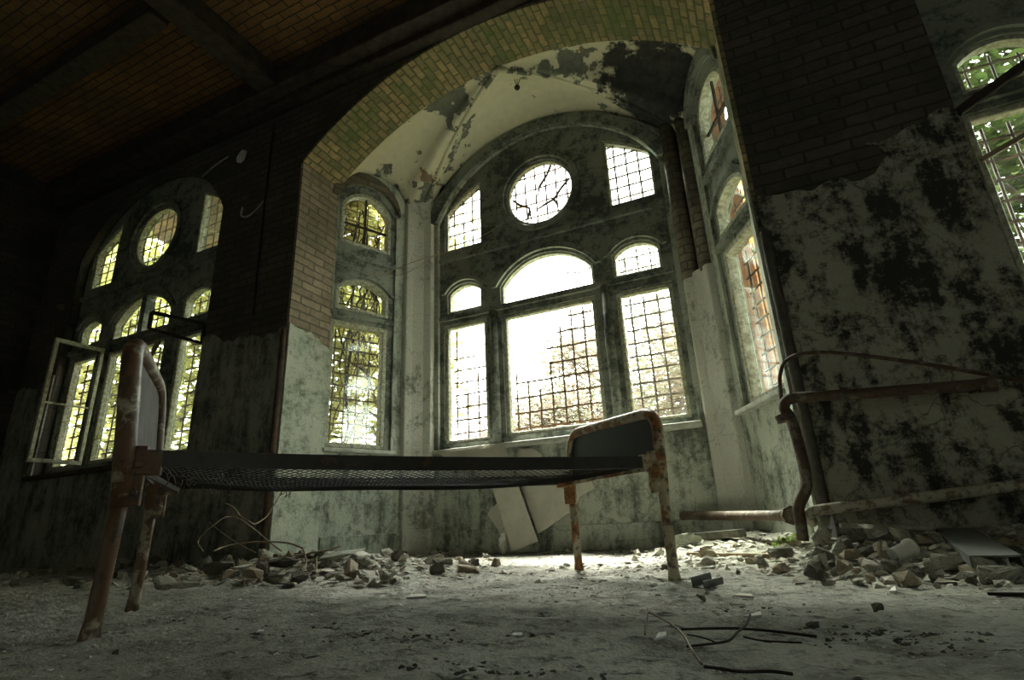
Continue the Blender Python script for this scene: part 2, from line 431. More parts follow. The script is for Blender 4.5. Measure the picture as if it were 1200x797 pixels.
def upper_side(sgn):
    xo, xi = 1.185, .715
    R = 1.86; cz = 4.12-R
    z = lambda x: cz+math.sqrt(R*R-x*x)
    pts = [(xo, 3.19)] + [(xo+(xi-xo)*i/8, z(xo+(xi-xo)*i/8)) for i in range(9)] + [(xi, 3.19)]
    return [(sgn*x, zz) for x, zz in pts]

OPEN = dict(
    lower_left=[(-1.2, 1.04), (-1.2, 2.31), (-.69, 2.31), (-.69, 1.04)],
    lower_middle=[(-.51, 1.05), (-.51, 2.29), (.48, 2.29), (.48, 1.05)],
    lower_right=[(.675, 1.03), (.675, 2.27), (1.2, 2.27), (1.2, 1.03)],
    arched_left=arch_rect(-1.155, -.735, 2.44, 2.665, 2.76),
    arched_middle=arch_rect(-.515, .49, 2.37, 2.61, 2.88),
    arched_right=arch_rect(.68, 1.14, 2.42, 2.655, 2.76),
    upper_left=upper_side(-1), upper_right=upper_side(1),
    round=circ(-.015, 3.615, .385))
HOLE = arch_rect(-1.25, 1.25, .985, 3.55, 4.34, 24)
HOLE_OUT = arch_rect(-1.29, 1.29, .97, 3.55, 4.38, 24)
VINES = []

def big_window(n, mw, label, which):
    root = slab('window_%d' % n, HOLE_OUT, list(OPEN.values()), .12, mw, M['stone'])
    struct(root, label, 'window')
    b = root.modifiers.new('bevel', 'BEVEL'); b.width = .018; b.segments = 2; b.limit_method = 'ANGLE'
    # relief on the stonework
    arch_ring(root, -.55, .525, 2.61, 2.91, .06, 0, .035, M['stone'], 'arched_moulding')
    arch_ring(root, -1.18, -.71, 2.665, 2.79, .045, 0, .03, M['stone'], 'arched_moulding')
    arch_ring(root, .655, 1.165, 2.655, 2.79, .045, 0, .03, M['stone'], 'arched_moulding')
    ring(root, circ(-.015, 3.615, .47), .06, 0, .035, M['stone'], 'round_moulding')
    mb = MB()
    for x in (-.605, .585): mb.tube([(x, 1.0, .005), (x, 2.36, .005)], .045, 10)
    local_build(mb, 'mullion_shaft', M['stone'], root, True)
    mb = MB()
    for z in (2.375, 3.07): mb.box((0, z, .012), (2.48, .05, .05))
    local_build(mb, 'transom', M['stone'], root)
    if which != 'center':
        mb = MB(); mb.box((-.0, 1.67, -.05), (.09, 1.26, .10)); mb.box((-.0, 2.6, -.05), (.09, .55, .10)); local_build(mb, 'mullion', M['stone'], root)
    for k, poly in OPEN.items():
        low = k.startswith('lower'); w = .04 if low else .026
        ring(root, poly, w, -.085, -.02, M['wood_pale'], 'casement_frame' if low else 'pane_frame')
        ip = inset(poly, w)
        if low or k.startswith('arched'):
            if which == 'center' and k == 'lower_middle':
                rows = [(-9, 9)]*4 + [(-.08, 9), (-.10, 9), (.03, 9), (.15, .4)]
                grille(mw, ip, .1245, .152, -.13, 'iron_grille', root, r=.0095, vtop=[1.69, 1.60, 1.50, 1.75, 2.10, 2.3, 2.25, 2.3], hleft=rows, x_start=-.435, z_start=1.13)
            elif which == 'center' and k == 'lower_left':
                grille(mw, ip, .125, .133, -.13, 'iron_grille', root, r=.0095, vtop=[2.3, 1.80, 1.77, 1.55], hleft=[(-9, 9)]*5+[(-9, -.78), (-9, -.9)], x_start=-1.12)
            elif which == 'center' and k == 'arched_middle':
                mb = MB()
                for x, z0, z1 in ((.19, 2.56, 2.76), (.31, 2.62, 2.71), (.42, 2.60, 2.70)): mb.tube([(x, z0, -.13), (x+.004, z1, -.13)], .0065, 5)
                mb.tube([(.18, 2.655, -.13), (.3, 2.63, -.13), (.49, 2.66, -.13)], .0065, 5)
                local_build(mb, 'iron_grille', M['iron'], root)
            elif which == 'center' and k == 'arched_left': pass
            elif k.startswith('arched'):
                grille(mw, ip, .125, .13, -.13, 'iron_grille', root, r=.008)
            else:
                grille(mw, ip, .125, .128, -.13, 'iron_grille', root, r=.0095)
        else:
            grille(mw, ip, .118, .125 if k != 'round' else .17, -.07, 'glazing_bars', root, r=.0105 if which == 'center' else .007, wob=.003)
        if which == 'center':
            if k in ('lower_right', 'arched_right', 'upper_right'): pane(root, ip, -.05, M['glass'])
        elif k == 'round':
            hole = [(-.02+.13*math.cos(a)*(1+.35*math.sin(3*a+1)), 3.50+.12*math.sin(a)*(1+.3*math.cos(4*a))) for a in [2*PI*i/14 for i in range(14)]] if which == 'left' else None
            pane(root, ip, -.05, M['glass_dirty'], hole)
        elif k == 'lower_left' and which == 'left': pass
        elif k in ('lower_middle', 'arched_middle'): pane(root, ip, -.05, M['glass'])
        else: pane(root, ip, -.05, M['glass_dirty'] if which == 'left' else M['glass'])
    return root

mw_c = frame_m((AX, YC+.04, 0), (1, 0))
mw_l = frame_m((-6.02, YW+.10, 0), (1, 0))
mw_r = frame_m((2.49, YW+.10, 0), (1, 0))
w1 = big_window(1, mw_l, 'dark left arched window with an open pale casement', 'left')
w2 = big_window(2, mw_c, 'large bright arched window in the middle of the bay', 'center')
w3 = big_window(3, mw_r, 'arched window cut off at the top right edge of the photo', 'right')
# branches and a creeper caught in the round opening of the middle window
mb = MB()
for pts in ([(.12, 3.97), (.06, 3.85), (-.04, 3.74), (-.07, 3.62)], [(.30, 3.72), (.2, 3.62), (.12, 3.52), (.02, 3.50), (-.1, 3.46)], [(-.36, 3.66), (-.28, 3.58), (-.18, 3.52), (-.16, 3.36)], [(.12, 3.52), (.16, 3.42)], [(-.2, 3.4), (-.17, 3.5), (-.14, 3.42)]):
    mb.tube([(x, z, -.10+.01*math.sin(9*x)) for x, z in pts], [.016]*(len(pts)-1)+[.009], 6)
local_build(mb, 'bare_creeper_stem', M['twig'], w2)

# flank windows
def flank_window(n, mw, flip, label):
    L = 1.055
    X = (lambda s: L-s) if flip else (lambda s: s)
    def R(poly): return [(X(s), z) for s, z in poly]
    lower = R([(.375, 1.0), (.375, 2.25), (.985, 2.25), (.985, 1.0)])
    mid = R(arch_rect(.37, .945, 2.37, 2.61, 2.74)); up = R(arch_rect(.365, .94, 3.12, 3.58, 3.77))
    root = slab('window_%d' % n, R(arch_rect(.28, 1.03, .97, 3.62, 3.90)), [lower, mid, up], .12, mw, M['stone'])
    struct(root, label, 'window')
    b = root.modifiers.new('bevel', 'BEVEL'); b.width = .015; b.segments = 2; b.limit_method = 'ANGLE'
    a0, a1 = sorted((X(.35), X(.965)))
    arch_ring(root, a0, a1, 2.61, 2.76, .05, 0, .03, M['stone'], 'arched_moulding')
    arch_ring(root, a0, a1, 3.58, 3.79, .06, 0, .03, M['stone'], 'arched_moulding')
    mb = MB(); mb.box((X(.66), 2.31, .012), (.70, .05, .05)); mb.box((X(.66), 2.98, .01), (.70, .06, .05)); local_build(mb, 'transom', M['stone'], root)
    for k, poly in (('lower', lower), ('mid', mid), ('up', up)):
        w = .045 if k == 'lower' else .035
        ring(root, poly, w, -.085, .005, M['wood_pale'], 'casement_frame' if k == 'lower' else 'pane_frame')
        ip = inset(poly, w)
        if k == 'up':
            grille(mw, ip, .125, .125, -.13, 'iron_grille', root, r=.006)
            mb = MB(); cx = X(.65); mb.bar((cx, 3.15, -.05), (cx, 3.76, -.05), .02, .02, (0, 0, 1)); mb.bar((X(.4), 3.38, -.05), (X(.91), 3.38, -.05), .02, .02, (0, 0, 1)); local_build(mb, 'glazing_bars', M['timber'], root)
        else: grille(mw, ip, .125, .125, -.13, 'iron_grille', root, r=.009 if k == 'lower' else .007)
        if k != 'up' or not flip: pane(root, ip, -.045, M['glass'])
    return root
fl_o = (AX-HALF, YC-(HALF-CRN)*math.tan(FA)); fr_o = (AX+CRN, YC)
FY = fl_o[1]; FL = (HALF-CRN)/math.cos(FA)
d_l = (math.cos(FA), math.sin(FA)); d_r = (math.cos(FA), -math.sin(FA))
def fl_frame(flip, back=0.0):
    d = d_l if flip else d_r; o = fl_o if flip else fr_o
    n = Vector((d[0], d[1], 0)).cross(Vector((0, 0, 1)))
    # s is measured from the corner; window outlines use a 1.055 m flank
    off = (FL-1.055) if flip else 0.0
    return frame_m((o[0]+d[0]*off-n.x*back, o[1]+d[1]*off-n.y*back, 0), d)
w4 = flank_window(4, fl_frame(True, .03), True, 'narrow three-light window on the left side of the bay, creeper behind it')
w5 = flank_window(5, fl_frame(False, .03), False, 'narrow slanted window on the right side of the bay, orange brick behind it')

# ------------------------------------------------------------------ walls
def mv(poly, dx, dz=0): return [(x+dx, z+dz) for x, z in poly]
ZT = 4.95
bay_arch = arc(-HALF, HALF, 3.72, 4.45, 40)
def bay_hole(e): 
    a = arc(-HALF-e, HALF+e, 3.72, 4.45+e, 40)
    return [(-HALF-e, -.3)] + a + [(HALF+e, -.3)]
XL, XR = -8.0, 4.6
def wall_outline(holes_x):
    e = .03
    pts = [(XL-.2-AX, -.3)] + bay_hole(e) + [(XR+.2-AX, -.3), (XR+.2-AX, ZT), (XL-.2-AX, ZT)]
    return pts
mw_front = frame_m((AX, YW, 0), (1, 0))
struct(slab('wall_front', wall_outline(0), [mv(HOLE, -6.02-AX), mv(HOLE, 2.49-AX)], .10, mw_front, M['brick_wall']), 'dark sooty brick wall pierced by the bay arch', 'wall')
mw_front2 = frame_m((AX, YW+.10, 0), (1, 0))
struct(slab('wall_front_core', wall_outline(0), [mv(HOLE_OUT, -6.02-AX), mv(HOLE_OUT, 2.49-AX)], .12, mw_front2, M['brick_wall']))
mw_front3 = frame_m((AX, YW+.22, 0), (1, 0))
struct(slab('wall_front_outer', wall_outline(0), [mv(arch_rect(-1.5, 1.5, .8, 3.5, 4.6, 24), q-AX) for q in (-6.02, 2.49)], .08, mw_front3, M['brick_out']))
# arch lining: jambs and soffit
def lining(name, path, y0, y1, mat, dz=0):
    """strip along PATH (x rel, z) from y0 to y1 with UV (depth, path length), 3 cm thick outwards"""
    bm = bmesh.new(); uvl = bm.loops.layers.uv.new('UV'); n = len(path); L = [0]
    for i in range(1, n): L.append(L[-1]+math.dist(path[i], path[i-1]))
    ny = 6
    g = [[bm.verts.new((AX+x, y0+(y1-y0)*j/ny, z)) for j in range(ny+1)] for x, z in path]
    for i in range(n-1):
        for j in range(ny):
            f = bm.faces.new((g[i][j], g[i+1][j], g[i+1][j+1], g[i][j+1]))
            for lp, (a, b) in zip(f.loops, ((i, j), (i+1, j), (i+1, j+1), (i, j+1))): lp[uvl].uv = ((y1-y0)*b/ny, L[a])
    me = bpy.data.meshes.new(name); bm.to_mesh(me); bm.free(); me.materials.append(mat)
    o = bpy.data.objects.new(name, me); COL.objects.link(o)
    s = o.modifiers.new('solid', 'SOLIDIFY'); s.thickness = .028; s.offset = 1 if True else -1
    return o
def dense(a, b, n): return [(a[0]+(b[0]-a[0])*i/n, a[1]+(b[1]-a[1])*i/n) for i in range(n+1)]
struct(lining('wall_arch_soffit', bay_arch[::1], YW-.004, FY-.0, M['brick_soffit']), 'green mossy brick underside of the big bay arch', 'arch')
struct(lining('wall_jamb_left', dense((-HALF, -.2), (-HALF, 3.72), 20), YW-.004, FY, M['brick_jamb']), 'pale brick left side of the bay arch', 'wall')
struct(lining('wall_jamb_right', dense((HALF, 3.72), (HALF, -.2), 20), YW-.004, FY, M['brick_soffit']), 'green-stained right side of the bay arch', 'wall')

def ragged(pts, step=.06, amp=.03, seed=1):
    r = random.Random(seed); out = []
    for a, b in zip(pts, pts[1:]):
        n = max(1, int(math.dist(a, b)/step))
        for i in range(n):
            t = i/n; j = amp if i or len(out) == 0 else amp*.4
            out.append((a[0]+(b[0]-a[0])*t+r.uniform(-j, j)*.5, a[1]+(b[1]-a[1])*t+r.uniform(-j, j)))
    return out
top_l = ragged([(-3.665, 2.0), (-3.74, 1.99), (-3.95, 1.93), (-4.1, 2.0), (-4.35, 1.98), (-4.72, 2.1)], seed=3)
pl_l = [(XL, -.2), (-3.664, -.2)] + top_l + [(-4.768, 2.1), (-4.768, .97), (-7.272, .97), (-7.272, 2.1)] + ragged([(-7.28, 2.1), (-7.6, 2.0), (XL, 2.05)], seed=5) + [(XL, 2.05)]
mw_0 = frame_m((0, YW, 0), (1, 0))
struct(slab('wall_front_plaster', pl_l, [], .014, mw_0, M['plaster_dark'], dz=.0145), 'mouldy grey plaster left of the bay below broken edge', 'wall')
top_r = ragged([(1.235, 2.31), (1.12, 2.30), (.90, 2.22), (.80, 2.24), (.885, 2.12), (.80, 2.03), (.72, 2.0), (.64, 2.06), (.52, 2.03), (.36, 2.05), (.17, 2.09)], .05, .022, 9)
pl_r = [(XR, -.2), (XR, 2.2), (3.742, 2.2), (3.742, .97), (1.238, .97)] + top_r + [(.16, 2.09), (.16, -.2)]
struct(slab('wall_front_plaster_right', pl_r, [], .016, mw_0, M['plaster_wall'], dz=.0165), 'cracked grey plaster right of the bay blotched with black mould', 'wall')
# plaster on the jambs below the brick
for sgn, nm in ((-1, 'left'), (1, 'right')):
    zt = 2.0 if sgn < 0 else 2.12
    prof = [(YW-.002, -.2), (FY, -.2)] + ragged([(FY, zt-.12), (YW+.3, zt-.02), (YW-.002, zt+.03)], .05, .03, 21+sgn) + [(YW-.002, zt+.03)]
    me = slab_mesh('wall_jamb_plaster_'+nm, [(y, z) for y, z in prof], [], .014)
    o = bpy.data.objects.new('wall_jamb_plaster_'+nm, me); COL.objects.link(o); me.materials.append(M['jamb_plaster']); box_uv(me)
    x = AX+sgn*HALF
    o.matrix_world = Matrix(((0, 0, 1, x+(.0145 if sgn < 0 else 0)), (1, 0, 0, 0), (0, 1, 0, 0), (0, 0, 0, 1)))
    struct(o, 'pale flaking plaster on the %s side of the bay arch' % nm, 'wall')

# bay walls
W = CRN+.02
mw_b = frame_m((AX, YC, 0), (1, 0))
struct(slab('wall_bay', [(-W, -.3), (W, -.3), (W, ZT), (-W, ZT)], [HOLE], .04, mw_b, M['plaster_y']), 'stained plaster wall under the middle bay window', 'wall')
struct(slab('wall_bay_core', [(-W-.1, -.3), (W+.1, -.3), (W+.1, ZT), (-W-.1, ZT)], [HOLE_OUT], .12, frame_m((AX, YC+.04, 0), (1, 0)), M['brick_wall']))
struct(slab('wall_bay_outer', [(-W-.2, -.3), (W+.2, -.3), (W+.2, ZT), (-W-.2, ZT)], [arch_rect(-1.36, 1.36, .9, 3.55, 4.44, 24)], .12, frame_m((AX, YC+.16, 0), (1, 0)), M['brick_out']))
for flip, nm in ((True, 'left'), (False, 'right')):
    L = 1.055; X = (lambda s: L-s) if flip else (lambda s: s)
    R = lambda poly: [(X(s), z) for s, z in poly]
    h_in = R(arch_rect(.31, 1.0, .985, 3.62, 3.87)); h_out = R(arch_rect(.28, 1.03, .97, 3.62, 3.90))
    e = L-FL
    u0, u1 = (e-.0, L+.01) if flip else (-.01, FL)
    struct(slab('wall_bay_'+nm, [(u0, -.3), (u1, -.3), (u1, ZT), (u0, ZT)], [h_in] if False else [h_in], .03, fl_frame(flip), M['plaster_y']), 'plaster wall on the %s side of the bay' % nm, 'wall')
    v0, v1 = (u0-.25, u1+.02) if flip else (u0-.02, u1+.25)
    struct(slab('wall_bay_core_'+nm, [(v0, -.3), (v1, -.3), (v1, ZT), (v0, ZT)], [h_out], .12, fl_frame(flip, .03), M['brick_wall']))
    struct(slab('wall_bay_outer_'+nm, [(v0, -.3), (v1, -.3), (v1, ZT), (v0, ZT)], [h_out], .16, fl_frame(flip, .15), M['brick_out']))

# the arched hood over the middle window and the flank windows
hood = slab('trim_1', arc(-1.40, 1.40, 3.56, 4.46, 30) + arc(-1.25, 1.25, 3.55, 4.34, 30)[::-1], [], .05, mw_b, M['stone'], dz=.05)
struct(hood); bb = hood.modifiers.new('bevel', 'BEVEL'); bb.width = .018; bb.segments = 3; bb.limit_method = 'ANGLE'
for i, (flip) in enumerate((True, False)):
    L = 1.055; X = (lambda s: L-s) if flip else (lambda s: s)
    a0, a1 = sorted((X(.31), X(1.0)))
    t2 = slab('trim_%d' % (2+i), arc(a0-.08, a1+.03, 3.60, 3.99, 20) + arc(a0, a1, 3.62, 3.87, 20)[::-1], [], .05, fl_frame(flip), M['brick_col'] if flip else M['stone'], dz=.045)
    struct(t2); bb = t2.modifiers.new('bevel', 'BEVEL'); bb.width = .015; bb.segments = 2; bb.limit_method = 'ANGLE'

# corner pilasters
def pil_poly(sgn):
    c = Vector((CRN, YC)); n1 = Vector((0, -1)); n2 = Vector((-math.sin(FA), -math.cos(FA))); d2 = Vector((math.cos(FA), -math.sin(FA)))
    p = [c+Vector((-.19, .02)), c+Vector((-.175, -.05)), c+Vector((-.10, -.075)), c+d2*.13+n2*.075, c+d2*.20+n2*.055, c+d2*.215-n2*.02, c+Vector((.02, .02))]
    return [(AX+sgn*q.x, q.y) for q in p]
Z3 = Matrix.Identity(4)
for sgn, top, nm in ((-1, 3.86, 4), (1, 2.26, 5)):
    pp = pil_poly(sgn); pp = pp if sgn < 0 else pp
    o = MB().prism(pp, Z3, -.2, top).build('trim_%d' % nm, M['pil'], bevel=.012); struct(o, 'pale plaster corner shaft at the %s of the bay' % ('left' if sgn < 0 else 'right'), 'pilaster')
mb = MB()
c = Vector((AX+CRN, YC, 0)); d2 = Vector((d_r[0], d_r[1], 0))
mb.tube([c+Vector((-.115, -.01, 2.22)), c+Vector((-.115, -.01, 3.9))], .075, 14); mb.tube([c+d2*.12+Vector((-.012, -.0, 2.22)), c+d2*.12+Vector((-.012, 0, 3.9))], .07, 14)
struct(mb.build('trim_6', M['brick_col'], smooth=True), 'pair of round brick shafts above the right corner', 'shaft')
# baseboards in the bay, sills
mb = MB(); mb.box((AX, YC-.012, .06), (2*CRN-.3, .024, .33)); mb.box((AX, YC-.02, -.03), (2*CRN-.3, .04, .25)); struct(mb.build('baseboard_bay', M['plaster'], bevel=.006))
for flip, nm in ((True, 'left'), (False, 'right')):
    d = Vector((*(d_l if flip else d_r), 0)); o = Vector((*(fl_o if flip else fr_o), 0)); n = d.cross(Vector((0, 0, 1)))
    a, b = (0.02, FL-.2) if flip else (.2, FL-.02)
    m_ = MB().bar(o+d*a+n*.010+Vector((0, 0, .06)), o+d*b+n*.010+Vector((0, 0, .06)), .02, .33); struct(m_.build('baseboard_'+nm, M['plaster'], bevel=.006))
    a, b = (FL-1.0, FL-.28) if flip else (.28, 1.0)
    m_ = MB().bar(o+d*a+n*.02+Vector((0, 0, .965)), o+d*b+n*.02+Vector((0, 0, .965)), .10, .035); struct(m_.build('trim_%d' % (7 if flip else 8), M['sill'], bevel=.008), 'narrow window sill on the %s side of the bay' % nm, 'sill')
struct(MB().box((AX+.0, YC-.01, .955), (2.56, .13, .05)).build('trim_9', M['sill'], bevel=.01), 'long pale sill under the middle bay window', 'sill')
struct(MB().box((-6.02, YW-.01, .95), (2.6, .12, .05)).build('trim_10', M['timber'], bevel=.01), 'dark sill under the left window', 'sill')
struct(MB().box((2.49, YW+.0, .95), (2.6, .12, .05)).build('trim_11', M['timber'], bevel=.01))

# vault
C_L, C_R = Vector((AX-CRN, YC, 3.80)), Vector((AX+CRN, YC, 3.80)); APX = Vector((AX, FY, 4.45))
J_L, J_R = Vector((AX-HALF, FY, 3.72)), Vector((AX+HALF, FY, 3.72))
def rib(c, t):
    p = c.lerp(APX, t); p.z = c.z + (APX.z-c.z)*math.sin(PI/2*t)**.9 if t > 0 else c.z; return p
def arc_h(u, rise): return rise*(1-(2*u-1)**2)
def base_c(u):
    x = -CRN+2*CRN*u; R = 1.80; zc = 4.47
    z = zc-R+math.sqrt(max(0, R*R-(x)**2)) if abs(x) < R else 3.8
    return Vector((AX+x, YC+.0, max(3.80, z)))
def soff(sgn, t):   # t 0 at jamb, 1 at apex
    x = HALF*(1-t); R = (HALF**2+.73**2)/(1.46); return Vector((AX+sgn*x, FY, 4.45-R+math.sqrt(R*R-x*x)))
def web(name, base, e0, e1, a, b, label):
    bm = bmesh.new(); N, K = 28, 20; g = []
    for i in range(N+1):
        u = i/N; row = []
        for j in range(K+1):
            v = j/K; p = e0(v).lerp(e1(v), u) + (base(u)-a.lerp(b, u))*(1-v)
            p.z += .012*noise.noise(p*2.3)
            row.append(bm.verts.new(p))
        g.append(row)
    for i in range(N):
        for j in range(K):
            bm.faces.new((g[i][j], g[i+1][j], g[i+1][j+1], g[i][j+1]))
    bmesh.ops.remove_doubles(bm, verts=bm.verts, dist=1e-4)
    me = bpy.data.meshes.new(name); bm.to_mesh(me); bm.free(); me.materials.append(M['vault'])
    for p in me.polygons: p.use_smooth = True
    o = bpy.data.objects.new(name, me); COL.objects.link(o)
    s = o.modifiers.new('solid', 'SOLIDIFY'); s.thickness = .06; s.offset = 0
    return struct(o, label, 'vault')
web('ceiling_vault', base_c, lambda v: rib(C_L, v), lambda v: rib(C_R, v), C_L, C_R, 'peeling plaster vault cell above the middle window')
def base_f(sgn):
    c = C_L if sgn < 0 else C_R; j = J_L if sgn < 0 else J_R
    def f(u):
        p = c.lerp(j, u); p.z += .30*max(0, 1-((u-.6)/.42)**2)**.6 if abs(u-.6) < .42 else 0; return p
    return f
web('ceiling_vault_left', base_f(-1), lambda v: rib(C_L, v), lambda v: soff(-1, v), C_L, J_L, 'peeling plaster vault cell above the left bay window')
web('ceiling_vault_right', base_f(1), lambda v: rib(C_R, v), lambda v: soff(1, v), C_R, J_R, 'plaster vault cell with dark broken patch above right bay window')
for i, c in enumerate((C_L, C_R)):
    pts = [rib(c, t/14)-Vector((0, 0, .022)) for t in range(15)]
    struct(MB().tube(pts, .03, 8).build('trim_%d' % (12+i), M['vault'], smooth=True), '%s rib of the bay vault' % ('left' if i == 0 else 'right'), 'rib')

# ceiling, beams, rest of the room
o = MB().box(((XL+XR)/2, 1.15, 4.87), (XR-XL+.4, 8.7, .16)).build('ceiling', M['brick_ceil']); struct(o, 'orange brick ceiling between dark beams', 'ceiling')
for i, (c, s) in enumerate((((-4.0, 1.0, 4.68), (.25, 4.1, .22)), ((.4, 1.0, 4.68), (.25, 4.1, .22)), ((-6.1, 2.06, 4.69), (3.8, .18, .2)), ((-1.8, .6, 4.69), (4.15, .18, .2)))):
    struct(MB().box(c, s).build('trim_%d' % (14+i), M['timber'], bevel=.01), 'dark ceiling beam', 'beam')
struct(MB().box(((XL+XR)/2, YW-.13, 4.66), (XR-XL, .26, .26)).box(((XL+XR)/2, YW-.06, 4.50), (XR-XL, .12, .1)).build('trim_18', M['timber'], bevel=.02), 'dark broken cornice along the top of the brick wall', 'cornice')
struct(MB().box((XL-.1, 0, 2.3), (.2, 7, 5.3)).build('wall_left', M['brick_wall']), 'dark brick end wall at the left edge', 'wall')
struct(MB().box((XR+.1, 0, 2.3), (.2, 7, 5.3)).build('wall_right', M['brick_wall']))
wb = [(XL-.2, -.3), (XR+.2, -.3), (XR+.2, ZT), (XL-.2, ZT)]; bw = [(1.4, 1.7), (1.9, 1.7), (1.9, 2.3), (1.4, 2.3)]
struct(slab('wall_back', wb, [bw], .2, frame_m((0, -3.2, 0), (1, 0)), M['plaster_wall'], dz=.2))
w6 = struct(slab('window_6', inset(bw, -.03), [inset(bw, .07)], .08, frame_m((0, -3.15, 0), (1, 0)), M['wood_pale']))  # unseen opening added to bring fill light in from behind the camera
m_ = MB(); m_.bar((1.65, 1.7, -.04), (1.65, 2.3, -.04), .03, .03); local_build(m_, 'window_bars', M['wood_pale'], w6)

# ------------------------------------------------------------------ floor
def sst(a, b, x):
    t = max(0, min(1, (x-a)/(b-a))); return t*t*(3-2*t)
def hfloor(x, y):
    h = .012*noise.noise(Vector((x*1.6, y*1.6, 1.3))) + .008*noise.noise(Vector((x*5, y*5, 4))) + .004*noise.noise(Vector((x*13, y*13, 9)))
    n2 = noise.noise(Vector((x*3.1+5, y*3.1, 2))); h -= .012*max(0, n2-.25)
    inb = sst(FY-.5, FY, y)
    h += .13*sst(2.35, 3.25, y)*sst(-.15, .35, x)
    h += .12*sst(3.3, 4.5, y)*sst(-1.1, -.25, x)
    h += .02*sst(3.9, 4.6, y)
    h += .13*math.exp(-(((x+2.75)/.85)**2+((y-2.95)/.42)**2))
    h += .05*sst(2.5, 3.3, y)*sst(-3.4, -4.0, x)
    return h
def grid_floor():
    xs = []; x = XL
    while x < XR+.01:
        xs.append(x); x += .035 if -3.6 < x < 1.4 else .09
    ys = []; y = -3.0
    while y < 4.80:
        ys.append(y); y += .2 if y < .1 else .022 if y < 1.6 else .035
    vs = [(x, y, hfloor(x, y) + (.011*noise.noise(Vector((x*23, y*27, 3)))+.006*noise.noise(Vector((x*60, y*60, 3))) if .2 < y < 4.6 else 0)) for y in ys for x in xs]
    nx = len(xs); fs = [(j*nx+i, j*nx+i+1, (j+1)*nx+i+1, (j+1)*nx+i) for j in range(len(ys)-1) for i in range(nx-1)]
    b = MB(); b.add(vs, fs); return b
fo = grid_floor().build('floor', M['floor'], smooth=True); struct(fo, 'dusty earth-covered floor', 'floor')
def ground(x, y, px=True):
    return Vector((x, y, hfloor(x, y)))
def gpx(px, py):
    """where the sight line through a pixel meets the uneven floor"""
    d = ray(px, py); d = d/math.hypot(d.x, d.y); t = .5; p = EYE+d*t
    while t < 6.5:
        q = EYE+d*t
        if q.z < hfloor(q.x, q.y): break
        if q.y > 4.55: break
        p = q; t += .01
    return Vector((p.x, p.y, hfloor(p.x, p.y)))

# ------------------------------------------------------------------ bed
A_ = math.radians(47.55); BU = Vector((math.cos(A_), math.sin(A_), 0)); BV = Vector((-BU.y, BU.x, 0)); BC = Vector((-1.364, 1.948, 0))
def B(a, b, z): return BC+BU*a+BV*b+Vector((0, 0, z))
bed = empty('hospital_bed', BC, 'rusty iron hospital bed frame without a mattress', 'bed')
def bez(p0, p1, p2, n=7): return [(p0*(1-t)**2+p1*2*t*(1-t)+p2*t*t) for t in [i/n for i in range(n+1)]]
def end_frame(a_near, a_far, lean, zn, zf, zlow, r, name, mat, rad=.12):
    n0, n1 = B(a_near, -.41, zlow), B(a_near+lean, -.41, zn); f0, f1 = B(a_far, .41, zlow), B(a_far+lean, .41, zf)
    dn = (n1-n0).normalized(); df = (f1-f0).normalized(); dt = (f1-n1).normalized()
    pts = [n0, n0.lerp(n1, .4)] + bez(n1-dn*rad, n1, n1+dt*rad) + [n1.lerp(f1, .5)] + bez(f1-dt*rad*1.3, f1, f1-df*rad*1.3) + [f1.lerp(f0, .6), f0]
    fr = MB().tube(pts, r, 12).build(name, mat, bed, smooth=True)
    return n0, n1, f0, f1, pts
def panel(n0, n1, f0, f1, z0, rad, name, mat):
    # board filling the bent tube
    def at_z(p, q, z): t = (z-p.z)/(q.z-p.z); return p.lerp(q, t)
    dn = (n1-n0).normalized(); df = (f1-f0).normalized(); dt = (f1-n1).normalized()
    out = [at_z(n0, n1, z0)] + bez(n1-dn*rad, n1, n1+dt*rad) + bez(f1-dt*rad*1.3, f1, f1-df*rad*1.3) + [at_z(f0, f1, z0)]
    k = len(out); vs = [p+BU*.004 for p in out]+[p-BU*.004 for p in out]
    fs = [tuple(range(k)), tuple(range(2*k-1, k-1, -1))]+[(i, (i+1) % k, k+(i+1) % k, k+i) for i in range(k)]
    return MB().add(vs, fs).build(name, mat, bed)
hn0, hn1, hf0, hf1, _ = end_frame(-.922, -.985, -.045, .825, .865, .33, .028, 'headboard_frame', M['bed_brown'], .10)
tag(panel(hn0, hn1, hf0, hf1, .46, .10, 'headboard_panel', M['bed_panel']), 'scratched grey sheet panel')
fn0, fn1, ff0, ff1, _ = end_frame(.935, .955, .015, .675, .71, .34, .024, 'footboard_frame', M['bed_cream'], .10)
tag(panel(fn0, fn1, ff0, ff1, .45, .10, 'footboard_panel', M['bed_black']), 'blackened sheet panel')
for (a, b, top, mat, lab, lean) in ((-.94, -.41, .42, 'bed_brown', 'dark brown rusted leg', .016), (-1.0, .41, .42, 'bed_brown', 'brown rusted leg', .012), (.935, -.41, .40, 'bed_cream', 'cream leg eaten by rust', 0), (.965, .41, .40, 'bed_cream', 'pale orange rusted leg', -.01)):
    p = B(a, b, 0); h = hfloor(p.x, p.y)-.004; q = B(a+lean, b, top)
    p.z = h
    lg = MB().tube([p, p+Vector((0, 0, .008)), p+Vector((0, 0, .03)), p.lerp(q, .12), p.lerp(q, .6), q], [.026, .026, .023, .021, .021, .021], 12).build('leg', M[mat], bed, smooth=True)
    lg['label'] = lab
